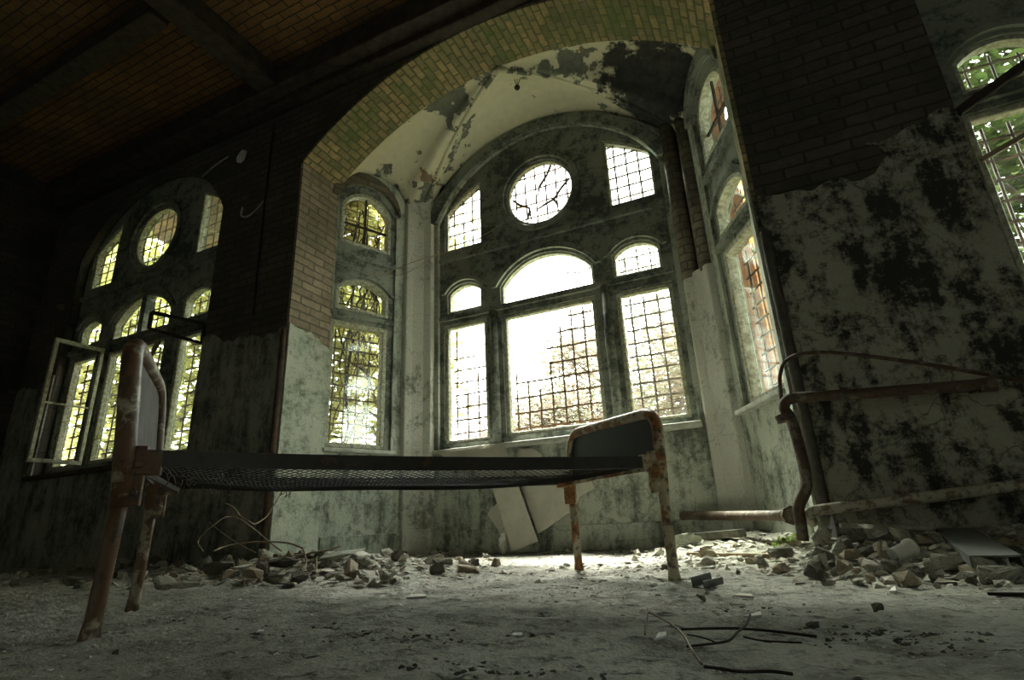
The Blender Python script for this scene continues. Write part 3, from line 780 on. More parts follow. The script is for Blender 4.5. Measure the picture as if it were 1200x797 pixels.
# corner brackets holding rails to the posts
for (a, b, s, mat) in ((-.905, -.40, 1, 'bed_brown'), (-.965, .40, 1, 'bed_brown'), (.915, -.40, -1, 'bed_cream'), (.935, .40, -1, 'bed_cream')):
    m_ = MB(); R = Matrix((BU, BV, Vector((0, 0, 1)))).transposed()
    m_.box(B(a+.0*s, b, .42), (.05, .03, .17), R); m_.box(B(a+.03*s, b, .455), (.07, .036, .07), R); m_.tube([B(a+.01*s, b-.03, .45), B(a+.01*s, b+.03, .45)], .012, 8); m_.tube([B(a+.01*s, b-.03, .37), B(a+.01*s, b+.03, .37)], .010, 8)
    m_.build('bracket', M[mat], bed, bevel=.006)
def rail(b, sgn, name):
    m_ = MB(); N = 12; R = None
    pts = [(-.915+1.84*i/N) for i in range(N+1)]
    def zz(a): return .470 - .012*math.sin(PI*(a+.915)/1.84) - .010*(a+.915)/1.84
    prof = [(0, .024), (0, -.024), (.006, -.024), (.006, .017), (.036, .017), (.036, .024)]
    vs = []; 
    for a in pts:
        for (y, z) in prof: vs.append(B(a, b+sgn*y, zz(a)+z))
    k = len(prof); fs = [(i*k+j, i*k+(j+1) % k, (i+1)*k+(j+1) % k, (i+1)*k+j) for i in range(N) for j in range(k)] + [tuple(range(k)), tuple(range((N+1)*k-1, N*k-1, -1))]
    m_.add(vs, fs)
    return m_.build(name, M['bed_dark'], bed)
rail(-.41, 1, 'side_rail'); rail(.41, -1, 'side_rail')
for a in (-.90, .905):
    m_ = MB(); w_ = .40 if a > 0 else .36; m_.bar(B(a, -w_, .452), B(a, w_, .452), .006, .045); m_.bar(B(a, -w_, .431), B(a, w_, .431), .012, .005)
    m_.build('end_rail', M['bed_cream'] if a > 0 else M['bed_dark'], bed)
# sagging diamond wire mesh
def mesh_z(a, b): return .447 - .046*(1-(b/.4)**2)*(1-(a/.9)**4) - .003*math.sin(7*a)*(1-(b/.4)**2)
m_ = MB(); sp = .030; r_ = .0016; A0, B0 = .89, .395
for sgn in (1, -1):
    c_ = -(A0+B0)
    while c_ < A0+B0:
        # line a - sgn*b = c_
        b0, b1 = -B0, B0
        lo, hi = b0, b1
        # a = c_ + sgn*b within [-A0, A0]
        if sgn > 0: lo = max(lo, -A0-c_); hi = min(hi, A0-c_)
        else: lo = max(lo, c_-A0); hi = min(hi, c_+A0)
        if hi-lo > .01:
            n = max(2, int((hi-lo)/.09)); pts = []
            for i in range(n+1):
                b = lo+(hi-lo)*i/n; a = c_+sgn*b; pts.append(B(a, b, mesh_z(a, b)+sgn*.0015))
            m_.tube(pts, r_, 3, False)
        c_ += sp
for b in (-.395, .395): m_.tube([B(-.89+1.78*i/16, b, mesh_z(-.89+1.78*i/16, b)) for i in range(17)], .004, 5)
for i in range(40):
    a = -.85+1.7*i/39
    for b, s in ((-.395, -1), (.395, 1)): m_.tube([B(a, b, mesh_z(a, b)), B(a+.006, b+s*.010, .452)], .003, 4)
tag(m_.build('wire_mesh', M['wire'], bed), 'dark sagging diamond wire mesh')
# rusty shreds hanging from the mesh near the head end
m_ = MB(); r2 = random.Random(4)
for i in range(46):
    a = -.86+.42*r2.random()**1.2; b = -.39+.75*r2.random(); z = mesh_z(a, b); L = r2.uniform(.008, .03)
    m_.tube([B(a, b, z), B(a+r2.uniform(-.01, .01), b, z-L*.5), B(a+r2.uniform(-.015, .015), b, z-L)], .002, 3)
tag(m_.build('frayed_wire', M['pipe'], bed), None, None, None, 'stuff')

# ------------------------------------------------------------------ pipes and guards
def single(name, mb, mat, label, cat, origin, group=None, smooth=True, bevel=0):
    return tag(mb.build(name, mat, None, origin, smooth, bevel), label, cat, group)
def smooth_path(pts, n=5):
    pts = [Vector(p) for p in pts]; out = []
    P = [pts[0]*2-pts[1]]+pts+[pts[-1]*2-pts[-2]]
    for i in range(1, len(P)-2):
        for k in range(n):
            t = k/n; a, b, c, d = P[i-1], P[i], P[i+1], P[i+2]
            out.append(.5*((2*b)+(c-a)*t+(2*a-5*b+4*c-d)*t*t+(3*b-a-3*c+d)*t**3))
    return out+[pts[-1]]
YP = 3.12
p_foot = onY(941, 632, YP)
path = [onY(x, y, YP) for x, y in ((941, 634), (938, 610), (936, 594), (944, 574), (944, 556), (937, 525), (927, 492), (919, 478), (925, 468), (948, 465), (1000, 462), (1080, 456), (1158, 450))]
t_ = empty('bent_pipe', Vector((p_foot.x, YP, hfloor(p_foot.x, YP))), 'bent rusty standpipe rising from the floor right of the bay', 'pipe')
mb = MB().tube(smooth_path(path, 6), .027, 12); mb.build('pipe', M['pipe'], t_, smooth=True)
e_ = onY(1163, 450, YP); MB().tube([e_-Vector((.05, 0, 0)), e_+Vector((.01, 0, 0))], .033, 12).build('end_cap', M['pipe'], t_)
MB().tube([onY(916, 486, YP), onY(920, 494, YP)], .036, 12).build('collar', M['pipe'], t_)
for x, y in ((1150, 451), (1010, 461)): MB().bar(onY(x, y, YP), Vector((onY(x, y, YP).x, YW-.018, onY(x, y, YP).z)), .02, .02).build('wall_bracket', M['pipe'], t_)
path = [onY(x, y, 3.17) for x, y in ((917, 484), (915, 462), (914, 440), (922, 422), (945, 414), (985, 414), (1060, 423), (1130, 434), (1200, 447), (1290, 464))]
single('thin_pipe', MB().tube(smooth_path(path, 5), .010, 8), M['pipe'], 'thin bent conduit sagging along the mouldy right wall', 'pipe', path[0])
path = [onY(x, y, Y) for x, y, Y in ((952, 612, 3.26), (948, 603, 3.16), (960, 598, 3.12), (1000, 593, 3.13), (1100, 581, 3.15), (1210, 566, 3.2), (1300, 553, 3.2))]
single('low_pipe', MB().tube(smooth_path(path, 5), .026, 10), M['pipe_pale'], 'dusty pale pipe low on the right wall', 'pipe', path[0])
path = [onY(800, 604, 4.60), onY(852, 604.5, 4.28), onY(905, 604.5, 3.82), onY(926, 604, 3.55)]
t_ = empty('floor_pipe', path[0], 'brown horizontal pipe low in the right corner of the bay', 'pipe')
MB().tube(path, .031, 12).build('pipe', M['pipe'], t_, smooth=True)
q = path[-1]; d = (path[-1]-path[-2]).normalized(); MB().tube([q-d*.03, q+d*.03], .045, 12).tube([q+d*.01, q+d*.025], .052, 8).build('flange', M['pipe'], t_)
single('corner_bead', MB().tube([(.185, YW-.025, -.05), (.185, YW-.025, 1.80), (.185, YW-.022, 1.825), (.185, YW-.014, 1.84)], [.029, .029, .024, .01], 12), M['guard'], 'dark rounded corner bead on the right edge of the arch', 'corner bead', (.185, YW-.02, 0))
single('corner_bead', MB().tube([(-3.685, YW-.02, -.05), (-3.685, YW-.02, 1.96), (-3.685, YW-.012, 1.98)], [.03, .03, .012], 12), M['guard_red'], 'brown rounded corner bead on the left edge of the arch', 'corner bead', (-3.685, YW-.02, 0))

# ------------------------------------------------------------------ left window: open sashes; right window: loose slats
hinge = Vector((-6.46, YW+.03, 0)); sd = Vector((-.02, -1, 0)).normalized()
def sash_parts(z0, z1, w, mid):
    m = MB()
    for u in (0.02, w-.02): m.bar(hinge+sd*u+Vector((0, 0, z0)), hinge+sd*u+Vector((0, 0, z1)), .04, .035, sd)
    for z in (z0+.02, z1-.02): m.bar(hinge+sd*.0+Vector((0, 0, z)), hinge+sd*w+Vector((0, 0, z)), .035, .04)
    return m
cs = empty('casement_sash', hinge+Vector((0, 0, 1.05)), 'pale wooden casement standing open inside the dark left window', 'window sash')
sash_parts(1.03, 2.29, .47, True).build('sash_frame', M['wood_pale'], cs, bevel=.005)
m_ = MB(); m_.bar(hinge+sd*.03+Vector((0, 0, 1.62)), hinge+sd*.45+Vector((0, 0, 1.62)), .018, .018); m_.build('glazing_bar', M['wood_pale'], cs)
for z in (1.2, 2.1): MB().tube([hinge+Vector((0, 0, z)), hinge+Vector((0, 0, z+.08))], .012, 8).build('hinge', M['iron'], cs)
# vent sash swung into the room
v0, v1 = onY(240, 380, YW+.06), onY(178, 366, YW-.30); 
vs_ = empty('vent_sash', v0, 'small dark vent sash swung open in the left window', 'window sash')
m_ = MB(); m_.bar(v0, v1, .03, .035); m_.bar(v1, v1-Vector((0, 0, .17)), .03, .03); m_.bar(v0-Vector((0, 0, .2)), v1-Vector((0, 0, .17)), .028, .03); m_.bar(v0, v0-Vector((0, 0, .2)), .03, .03)
m_.build('sash_frame', M['timber'], vs_, bevel=.004)
a, b = onY(163, 442, YW+.05), onY(187, 398, YW+.05)
single('broken_batten', MB().bar(a, b, .03, .045), M['wood'], 'loose wooden batten leaning in the left window behind the bed', 'batten', a, None, False, .004)
a, b = onY(1122, 132, YW+.02), onY(1230, 55, YW+.02)
single('broken_batten', MB().bar(a, b, .035, .05), M['timber'], 'thick dark batten slanting across the top right window', 'batten', a, None, False, .006)
a, b = onY(1149, 188, YW+.04), onY(1240, 136, YW+.04)
single('broken_batten', MB().bar(a, b, .02, .028), M['wood'], 'thin grey batten slanting across the lower grille of the right window', 'batten', a, None, False, .004)

# wires strung in the bay
def strand(name, pts, r, mat, label, cat='wire', group=None, seg=6, n=5):
    p = smooth_path(pts, n); return single(name, MB().tube(p, r, seg), mat, label, cat, p[0], group)
strand('loose_wire', [onY(440, 325, 4.05), onY(490, 305, 4.3), onY(540, 290, 4.58), onY(590, 262, 4.66)], .0035, M['wood'], 'thin wire strung from the left bay window to the middle window', 'wire')
strand('loose_wire', [onY(420, 318, 3.98), onY(470, 322, 4.3), onY(510, 300, 4.55), onY(536, 292, 4.66)], .0035, M['wood'], 'slack wire hanging lower across the left corner of the bay', 'wire')
# things on the dark left wall
strand('broken_conduit', [onY(237, 207, YW-.02), onY(252, 194, YW-.02), onY(268, 183, YW-.02)], .010, M['rub_grey'], 'short slanting conduit high on the dark left wall', 'conduit')
strand('broken_conduit', [onY(284, 243, YW-.02), onY(283, 253, YW-.02), onY(292, 253, YW-.02), onY(303, 243, YW-.02), onY(309, 235, YW-.02)], .010, M['rub_grey'], 'hooked conduit on the dark brick left of the arch', 'conduit')
strand('electric_cable', [onY(321, 145, YW-.014), onY(313, 210, YW-.014), onY(304, 290, YW-.014), onY(296, 370, YW-.014)], .009, M['wire'], 'black cable running down the dark brick left of the arch', 'cable')
def lump(c, sx, sy, sz, seed, rough=.25, rot=None, sub=2, npts=16):
    r = random.Random(seed); bm = bmesh.new()
    for i in range(npts):
        v = Vector((r.uniform(-1, 1), r.uniform(-1, 1), r.uniform(-1, 1)))
        v = v/max(abs(v.x), abs(v.y), abs(v.z), 1e-3)*r.uniform(.75, 1)
        if i % 2: v = v.normalized()*1.05
        bm.verts.new((v.x*sx, v.y*sy, v.z*sz))
    res = bmesh.ops.convex_hull(bm, input=bm.verts)
    bmesh.ops.delete(bm, geom=[v for v in bm.verts if not v.link_faces], context='VERTS')
    bmesh.ops.subdivide_edges(bm, edges=bm.edges, cuts=sub, use_grid_fill=True)
    bmesh.ops.triangulate(bm, faces=bm.faces)
    m = min(sx, sy, sz)
    for v in bm.verts: v.co += v.co.normalized()*m*rough*noise.noise(v.co*(1.6/m)+Vector((seed, 0, 0)))
    bm.normal_update()
    me = bpy.data.meshes.new('lump'); bm.to_mesh(me); bm.free(); box_uv(me); return me
me = lump((0, 0, 0), .075, .02, .085, 77); me.materials.append(M['white'])
o = bpy.data.objects.new('plaster_patch', me); COL.objects.link(o); o.location = onY(283, 183, YW-.012); tag(o, 'white plaster patch stuck on the dark wall left of the arch', 'plaster')
# ceiling hook with its wires
hp = onY(606, 102, 4.12); 
hk = empty('ceiling_hook', hp+Vector((0, 0, .0)), 'black lamp hook hanging from the bay vault', 'hook')
MB().tube([hp+Vector((0, 0, .02)), hp, hp-Vector((0, 0, .02)), hp-Vector((0, 0, .035))], [.012, .03, .026, .01], 10).build('boss', M['wire'], hk, smooth=True)
m_ = MB()
for dx, dy in ((-.05, 0), (0, .03), (.08, .02), (.07, .03)): m_.tube([hp, hp+Vector((dx*.6, dy*.6, .13)), hp+Vector((dx, dy, .28))], .0035, 5)
m_.build('hanging_wire', M['wire'], hk)

# ------------------------------------------------------------------ boards leaning under the middle window
def board(px, Yb, Yt, th, name, mat, label, seed=0, cat='board'):
    """outline from the photo; leans from Yb at its foot to Yt at its head"""
    zs = [onY(x, y, (Yb+Yt)/2).z for x, y in px]; z0, z1 = min(zs), max(zs)
    pts = []
    for (x, y), z in zip(px, zs): pts.append(onY(x, y, Yb+(Yt-Yb)*(z-z0)/(z1-z0)))
    n = (pts[1]-pts[0]).cross(pts[2]-pts[0]).normalized()
    if n.y > 0: n = -n
    k = len(pts); vs = pts+[p-n*th for p in pts]
    fs = [tuple(range(k)), tuple(range(2*k-1, k-1, -1))]+[(i, (i+1) % k, k+(i+1) % k, k+i) for i in range(k)]
    base = min(pts, key=lambda p: p.z)
    return tag(MB().add(vs, fs).build(name, mat, None, base), label, cat)
board([(562, 527), (573, 560), (600, 647), (631, 635), (604, 560), (591, 521)], 4.40, 4.56, .012, 'plasterboard_sheet', M['board'], 'narrow grey board leaning under the middle window, in front of a wide one')
board([(602, 545), (630, 626), (640, 620), (671, 598), (680, 582), (697, 572), (692, 562), (680, 545)], 4.52, 4.62, .012, 'plasterboard_sheet', M['board'], 'wide torn grey board leaning behind the bed foot')
board([(571, 602), (584, 622), (600, 612), (582, 590)], 4.52, 4.58, .01, 'plasterboard_sheet', M['board'], 'small corner of grey board showing left of the leaning boards')
board([(513, 531), (528, 541), (560, 549), (584, 570), (604, 638), (612, 634), (600, 560), (594, 533), (588, 520), (565, 524), (540, 528)], 4.46, 4.59, .01, 'plasterboard_sheet', M['board'], 'grey board top peeping over the bed rail below the sill')
board([(606, 532), (612, 560), (640, 612), (652, 606), (645, 560), (634, 532), (624, 525), (608, 527)], 4.58, 4.64, .01, 'plasterboard_sheet', M['board'], 'small torn board scrap above the bed rail right of centre')
me = lump((0, 0, 0), .035, .03, .10, 31, .5); me.materials.append(M['cloth'])
o = bpy.data.objects.new('crumpled_rag', me); COL.objects.link(o); p = gpx(590, 646); p = Vector((onY(590, 632, 4.45).x, 4.45, hfloor(-2.2, 4.45)+.09)); o.location = p; o.rotation_euler = (0, .2, 0); tag(o, 'crumpled white rag standing beside the leaning boards', 'rag')

# ------------------------------------------------------------------ rubble
protos = {}
def proto(kind, i):
    key = (kind, i)
    if key not in protos:
        r = random.Random(hash(kind) % 97+i*13+1)
        protos[key] = None
    return protos[key]
def mk(kind, n, dims, mat, rough, base):
    L = []
    for i in range(n):
        r = random.Random(base+i); sx, sy, sz = (d*r.uniform(.8, 1.2) for d in dims)
        me = lump((0, 0, 0), sx, sy, sz, base+i, rough); me.name = kind; me.materials.append(mat); L.append(me)
    return L
KIND = {
    'rubble_chunk': mk('rubble_chunk', 7, (.5, .42, .32), M['rub_grey'], .35, 100),
    'plaster_lump': mk('plaster_lump', 6, (.5, .40, .20), M['rub_pale'], .3, 200),
    'brick_fragment': mk('brick_fragment', 5, (.5, .36, .26), M['rub_brick'], .18, 300),
    'stone_chunk': mk('stone_chunk', 5, (.5, .42, .30), M['rub_dark'], .4, 400),
    'plaster_flake': mk('plaster_flake', 5, (.5, .38, .07), M['rub_pale'], .4, 500),
    'broken_tile': mk('broken_tile', 4, (.5, .38, .09), M['slab'], .2, 600)}
CAT = {'rubble_chunk': 'rubble', 'plaster_lump': 'plaster', 'brick_fragment': 'brick', 'stone_chunk': 'stone', 'plaster_flake': 'plaster', 'broken_tile': 'tile'}
WORD = {'rubble_chunk': 'grey mortar chunk', 'plaster_lump': 'pale plaster lump', 'brick_fragment': 'brown brick fragment', 'stone_chunk': 'dark stone chunk', 'plaster_flake': 'thin pale plaster flake', 'broken_tile': 'greenish broken tile piece'}
def chunk(kind, loc, size, r, label=None, group=None, tilt=.5, name=None, mat=None, sink=.25):
    me = r.choice(KIND[kind]); o = bpy.data.objects.new(name or kind, me); COL.objects.link(o)
    zh = max(v.co.z for v in me.vertices)*size
    o.scale = (size*r.uniform(.85, 1.2), size*r.uniform(.8, 1.1), size*r.uniform(.8, 1.15))
    o.rotation_euler = (r.uniform(-tilt, tilt), r.uniform(-tilt, tilt), r.uniform(0, 6.28))
    o.location = (loc[0], loc[1], loc[2]+zh*(1-sink*1.6))
    if mat: o.material_slots[0].link = 'OBJECT'; o.material_slots[0].material = mat
    tag(o, label, CAT[kind], group); return o
def legs_clear(x, y, m=.06):
    for a, b in ((-.94, -.41), (-1, .41), (.935, -.41), (.965, .41)):
        p = B(a, b, 0)
        if (p.x-x)**2+(p.y-y)**2 < m*m: return False
    return True
ZONES = [   # photo strips on the floor: x0, x1, y0 (far), y1 (near), count, size range, kinds, where
    ('in the big heap left of the bay arch', 185, 475, 634, 688, 280, (.03, .12), ('rubble_chunk', 'plaster_lump', 'brick_fragment', 'stone_chunk', 'broken_tile', 'plaster_flake')),
    ('in the low rubble at the dark far left', 2, 200, 664, 692, 50, (.03, .12), ('rubble_chunk', 'plaster_flake', 'stone_chunk', 'plaster_lump')),
    ('scattered along the foot of the left bay wall', 440, 578, 640, 668, 90, (.025, .10), ('plaster_lump', 'rubble_chunk', 'brick_fragment', 'plaster_flake')),
    ('lying on the bright floor behind the bed foot', 640, 830, 642, 668, 30, (.03, .09), ('rubble_chunk', 'plaster_lump', 'plaster_flake', 'stone_chunk')),
    ('on the mound at the right side of the bay', 835, 945, 634, 672, 34, (.03, .10), ('rubble_chunk', 'brick_fragment', 'plaster_flake', 'plaster_lump')),
    ('in the rubble heap along the right wall', 955, 1199, 632, 690, 130, (.03, .095), ('rubble_chunk', 'brick_fragment', 'stone_chunk', 'plaster_lump')),
]
zr = random.Random(11)
for (where, x0, x1, y0, y1, cnt, (s0, s1), kinds) in ZONES:
    for i in range(cnt):
        px = zr.uniform(x0, x1); py = y0+(y1-y0)*zr.random()
        p = gpx(px, py)
        if p.y > 4.55 or p.y < .3: p = ground(zr.uniform(-2.9, -.6), zr.uniform(3.9, 4.5))
        if p.y > 3.2 and not (AX-HALF+.1 < p.x < AX+HALF-.1): p.y = 3.15; p.z = hfloor(p.x, p.y)
        if not legs_clear(p.x, p.y): continue
        k = kinds[int(zr.random()**1.1*len(kinds))]; s = s0+(s1-s0)*zr.random()**1.8
        lift = .35*s*zr.random() if 'heap' in where else 0
        chunk(k, (p.x, p.y, p.z+lift), s, zr, '%s %s' % (WORD[k], where), '%ss %s' % (WORD[k], where))

# notable single pieces, each where the photo shows it
def piece(kind, px, py, size, label, seed, rot=None, sc=None, lift=0, mat=None, name=None, Y=None):
    r = random.Random(seed); p = gpx(px, py)
    if Y: p = onY(px, py, Y)
    o = chunk(kind, p+Vector((0, 0, lift)), size, r, label, None, .12, name, mat, .15)
    if rot: o.rotation_euler = rot
    if sc: o.scale = sc
    return o
piece('stone_chunk', 513, 673, .09, 'dark squarish stone left of a flat brick in the middle floor', 1, sc=(.10, .08, .11))
piece('brick_fragment', 545, 671, .12, 'long flat brown brick beside the dark squarish stone', 2, (0, .03, -.35), (.18, .11, .10))
piece('plaster_flake', 535, 678, .09, 'thin rod-like plaster strip in front of the flat brick', 3, (0, 0, -.4), (.13, .03, .12))
piece('stone_chunk', 556, 664, .08, 'dark stone behind the right end of the flat brick', 4)
piece('brick_fragment', 580, 664, .08, 'small brown brick stub right of the flat brick', 5)
piece('brick_fragment', 296, 684, .11, 'upright crumbly yellowish brick at the front of the left heap', 6, (1.3, .2, .5), (.13, .09, .13), .03, M['rub_brick'])
piece('stone_chunk', 258, 676, .17, 'large dark block at the front of the left heap', 7, (0, .05, .3), (.20, .16, .14), .01)
piece('broken_tile', 330, 668, .18, 'wide flat dark slab lying in the left heap', 8, (.05, 0, .1), (.24, .16, .30), .03, M['rub_dark'])
piece('broken_tile', 395, 662, .22, 'large pale greenish slab tilted at the right of the left heap', 9, (.28, -.05, .15), (.30, .20, .16), .04)
piece('plaster_flake', 215, 690, .17, 'long pale plaster strip before the far bed leg', 10, (0, 0, .5), (.20, .05, .3))
piece('rubble_chunk', 1172, 684, .09, 'large rounded boulder at the bottom right of the right heap', 12, (0, 0, .2), (.105, .09, .11))
piece('rubble_chunk', 1163, 668, .09, 'brown rounded stone behind the largest right boulder', 13, (0, 0, .7), (.10, .08, .11), .01, M['rub_brick'])
piece('rubble_chunk', 1112, 670, .10, 'wide grey stone in the middle of the right heap', 14, (0, 0, .1), (.12, .09, .09), .01)
piece('brick_fragment', 1015, 662, .07, 'brown stone left of the white pipe stub', 15)
piece('stone_chunk', 1100, 684, .07, 'small dark stone at the front of the right heap', 16)
piece('brick_fragment', 832, 655, .12, 'light brown rounded brick right of the bed foot on the bright floor', 17, (0, 0, .2), (.13, .10, .13), 0)
piece('brick_fragment', 883, 662, .09, 'angular brown brick nearest to the pipe foot', 18)
piece('stone_chunk', 920, 658, .12, 'dark crumbling clod left of the pipe foot', 19, (0, 0, .2), (.17, .10, .10))
piece('stone_chunk', 864, 673, .03, 'small black pebble on the bright floor right of bed', 20)
piece('rubble_chunk', 806, 640, .13, 'greenish stone between the bed foot and the bay wall', 21, (0, 0, .1), (.2, .12, .12), 0, M['slab'])
piece('rubble_chunk', 745, 658, .07, 'small grey stone between the two right bed legs', 22)
piece('stone_chunk', 703, 664, .03, 'small black stone right of the far right bed leg', 23)
piece('rubble_chunk', 822, 705, .035, 'black pebble on bare floor in front of the metal channel', 24, mat=M['rub_dark'])
piece('stone_chunk', 88, 690, .15, 'long dark block left of the near bed leg', 25, (0, .1, .6), (.19, .07, .09))
piece('stone_chunk', 135, 768, .02, 'tiny black clod on the floor at lower left', 26)
piece('stone_chunk', 955, 737, .028, 'black clod beside the end of the straight stick', 27)
piece('stone_chunk', 1030, 716, .03, 'black clod on bare floor at lower right', 28)

# scraps with shapes of their own
def flat_quad(pts, th, name, mat, label, cat, up=Vector((0, 0, 1))):
    k = len(pts); vs = [p+up*th for p in pts]+list(pts)
    fs = [tuple(range(k)), tuple(range(2*k-1, k-1, -1))]+[(i, (i+1) % k, k+(i+1) % k, k+i) for i in range(k)]
    c = sum(pts, Vector())/k
    return tag(MB().add(vs, fs).build(name, mat, None, c), label, cat)
def on_floor(px, dz=.0): return [gpx(x, y)+Vector((0, 0, dz)) for x, y in px]
# folded metal channel right of the near foot leg
c = gpx(830, 688); d = (gpx(846, 682)-gpx(814, 688)).normalized(); n = Vector((0, 0, 1)); s_ = d.cross(n)
m_ = MB(); m_.bar(c-d*.05+n*.004, c+d*.05+n*.008, .05, .004); m_.bar(c-d*.05-s_*.025+n*.02, c+d*.05-s_*.025+n*.026, .004, .034); m_.bar(c-d*.05+s_*.025+n*.015, c+d*.05+s_*.025+n*.018, .004, .022)
tag(m_.build('metal_channel', M['metal'], None, c), 'short dark folded metal channel on the floor right of the bed foot', 'scrap metal')
# planks
def stick(a, b, w, h, mat, label, name='wooden_plank', cat='plank', lift=.012):
    a, b = gpx(*a)+Vector((0, 0, lift)), gpx(*b)+Vector((0, 0, lift)); return single(name, MB().bar(a, b, w, h), mat, label, cat, a, None, False, .004)
a, b = Vector((-.62, 4.28, hfloor(-.62, 4.28)+.03)), Vector((-.27, 4.02, hfloor(-.27, 4.02)+.05))
single('wooden_plank', MB().bar(a, b, .08, .05), M['rub_dark'], 'dark broken plank under the horizontal pipe in the bay corner', 'plank', a, None, False, .006)
stick((806, 652), (905, 654), .03, .022, M['wood'], 'long thin brown lath on the bright floor behind the light brown brick')
a, b = onY(985, 616, 3.08), onY(1090, 619, 3.15); 
single('wooden_plank', MB().bar(a+Vector((0, 0, .0)), b, .05, .02), M['rub_grey'], 'thin pale lath lying below the low pipe on the right wall', 'plank', a, None, False, .004)
a, b = gpx(1158, 698), gpx(1230, 699); single('wooden_plank', MB().bar(a+Vector((0, 0, .006)), b+Vector((0, 0, .006)), .012, .008), M['twig'], 'thin dark lath on the floor at the right edge', 'plank', a, None, False, .001)
# sheet metal gutter at right
a, b = onY(1118, 620, 3.1), onY(1166, 652, 2.35); d = (b-a).normalized(); sx = Vector((1, 0, 0)); 
m_ = MB(); m_.bar(a, b, .13, .006); e1 = sx*.065; m_.bar(a+e1-Vector((0, 0, .016)), b+e1-Vector((0, 0, .016)), .005, .035); m_.bar(a-e1-Vector((0, 0, .016)), b-e1-Vector((0, 0, .016)), .005, .035)
tag(m_.build('sheet_metal_tray', M['metal'], None, b), 'grey sheet metal tray sloping down at the right wall', 'sheet metal')
# white broken pipe stub and its brown rim
c0, c1 = gpx(1049, 662)+Vector((0, 0, .035)), gpx(1074, 658)+Vector((0, 0, .05)); d = (c1-c0).normalized()
t_ = empty('drain_pipe_stub', c0-Vector((0, 0, .03)), 'broken white ceramic pipe stub in the right heap', 'pipe')
MB().tube([c0, c1-d*.025, c1-d*.02, c1], [.026, .028, .036, .036], 14).build('stub', M['cloth'], t_, smooth=True)
MB().tube(bez(c0+Vector((-.03, .0, .05)), c0+Vector((-.055, -.01, .0)), c0+Vector((-.02, -.02, -.03)), 8), .009, 6).build('broken_rim', M['rub_brick'], t_)
# white scraps
flat_quad(on_floor([(768, 752), (781, 750), (781, 745), (772, 746)], .004), .004, 'white_scrap', M['white'], 'small white scrap beside the bent twig in the foreground', 'scrap')
flat_quad(on_floor([(872, 726), (893, 724), (892, 720), (884, 722)], .004), .004, 'white_scrap', M['white'], 'thin white scrap on bare floor above the straight stick', 'scrap')
flat_quad(on_floor([(600, 748), (612, 748), (612, 745), (602, 745)], .004), .003, 'white_scrap', M['white'], 'tiny white scrap on the floor in the lower centre', 'scrap')
flat_quad(on_floor([(1043, 696), (1051, 696), (1050, 690), (1047, 692)], .004), .006, 'glass_shard', M['white'], 'shard with its glint painted white on the floor below the right heap', 'glass')  # matt white colour stands in for the glint of the glass
flat_quad(on_floor([(300, 744), (308, 743), (309, 741), (303, 741)], .004), .003, 'white_scrap', M['white'], 'white scrap on the floor right of the near bed leg', 'scrap')
flat_quad(on_floor([(476, 702), (500, 701), (498, 698), (482, 698)], .004), .003, 'white_scrap', M['rub_pale'], 'pale flat scrap on the floor under the bed', 'scrap')
flat_quad(on_floor([(860, 700), (884, 702), (880, 699), (866, 698)], .004), .004, 'plaster_flake', M['rub_pale'], 'pale curved flake right of the metal channel', 'plaster')

# twigs and wires in the foreground
def gl(pts): return [gpx(x, y)+Vector((0, 0, z)) for x, y, z in pts]
strand('fallen_stick', gl([(799, 744, .012), (860, 745, .014), (905, 747, .012), (958, 752, .010)]), .0028, M['twig'], 'long straight dark stick lying on the foreground floor', 'stick')
strand('bent_twig', gl([(756, 745, .004), (759, 739, .022), (762, 735, .03), (775, 740, .028), (790, 747, .024), (803, 758, .020), (812, 770, .014), (823, 783, .006)]), .0023, M['twig_pale'], 'pale bent wire arching at the left of the straight stick', 'wire')
strand('fallen_stick', gl([(826, 785, .006), (845, 790, .008), (870, 793, .008), (905, 793, .008), (930, 797, .008)]), .0027, M['twig'], 'dark stick at the bottom edge below the pale wire', 'stick')
strand('bent_twig', gl([(805, 761, .006), (830, 760, .008), (855, 757, .010), (866, 751, .016), (876, 744, .02), (882, 738, .03)]), .0024, M['twig'], 'dark curved twig crossing under the straight stick', 'twig')
strand('bent_twig', gl([(872, 750, .006), (890, 754, .006), (915, 756, .006), (940, 755, .004)]), .0018, M['twig'], 'thin dark twig below the end of the straight stick', 'twig')
strand('bent_twig', gl([(806, 746, .004), (822, 750, .006), (838, 754, .004)]), .0016, M['twig'], 'short thin twig between the pale wire and the straight stick', 'twig')
# wires springing out of the left heap
def wp(L, Y): return [onY(x, y, Y+dy) for x, y, dy in L]
strand('sprung_wire', wp([(238, 646, -.1), (232, 636, 0), (238, 626, 0), (250, 616, 0), (262, 607, .05), (272, 606, .1), (282, 609, .1), (300, 622, .1), (318, 637, .1), (330, 646, .05)], 2.75), .005, M['twig_pale'], 'looped brown wire springing from the left heap', 'wire')
strand('sprung_wire', wp([(264, 590, 0), (274, 595, 0), (282, 605, 0), (292, 611, 0), (299, 614, .05), (312, 606, .15), (318, 597, .2), (326, 584, .25), (332, 572, .3)], 2.85), .0045, M['twig_pale'], 'kinked wire rising in front of the brown corner bead', 'wire')
strand('sprung_wire', wp([(245, 612, 0), (252, 618, 0), (268, 630, 0), (284, 640, 0), (300, 648, 0)], 2.9), .003, M['twig_pale'], 'thin straight wire slanting down into the left heap', 'wire')
strand('sprung_wire', wp([(250, 646, -.1), (265, 640, 0), (290, 636, .05), (320, 635, .05), (340, 637, 0), (356, 643, -.1)], 2.7), .0055, M['twig_pale'], 'long low wire arching over the top of the left heap', 'wire')
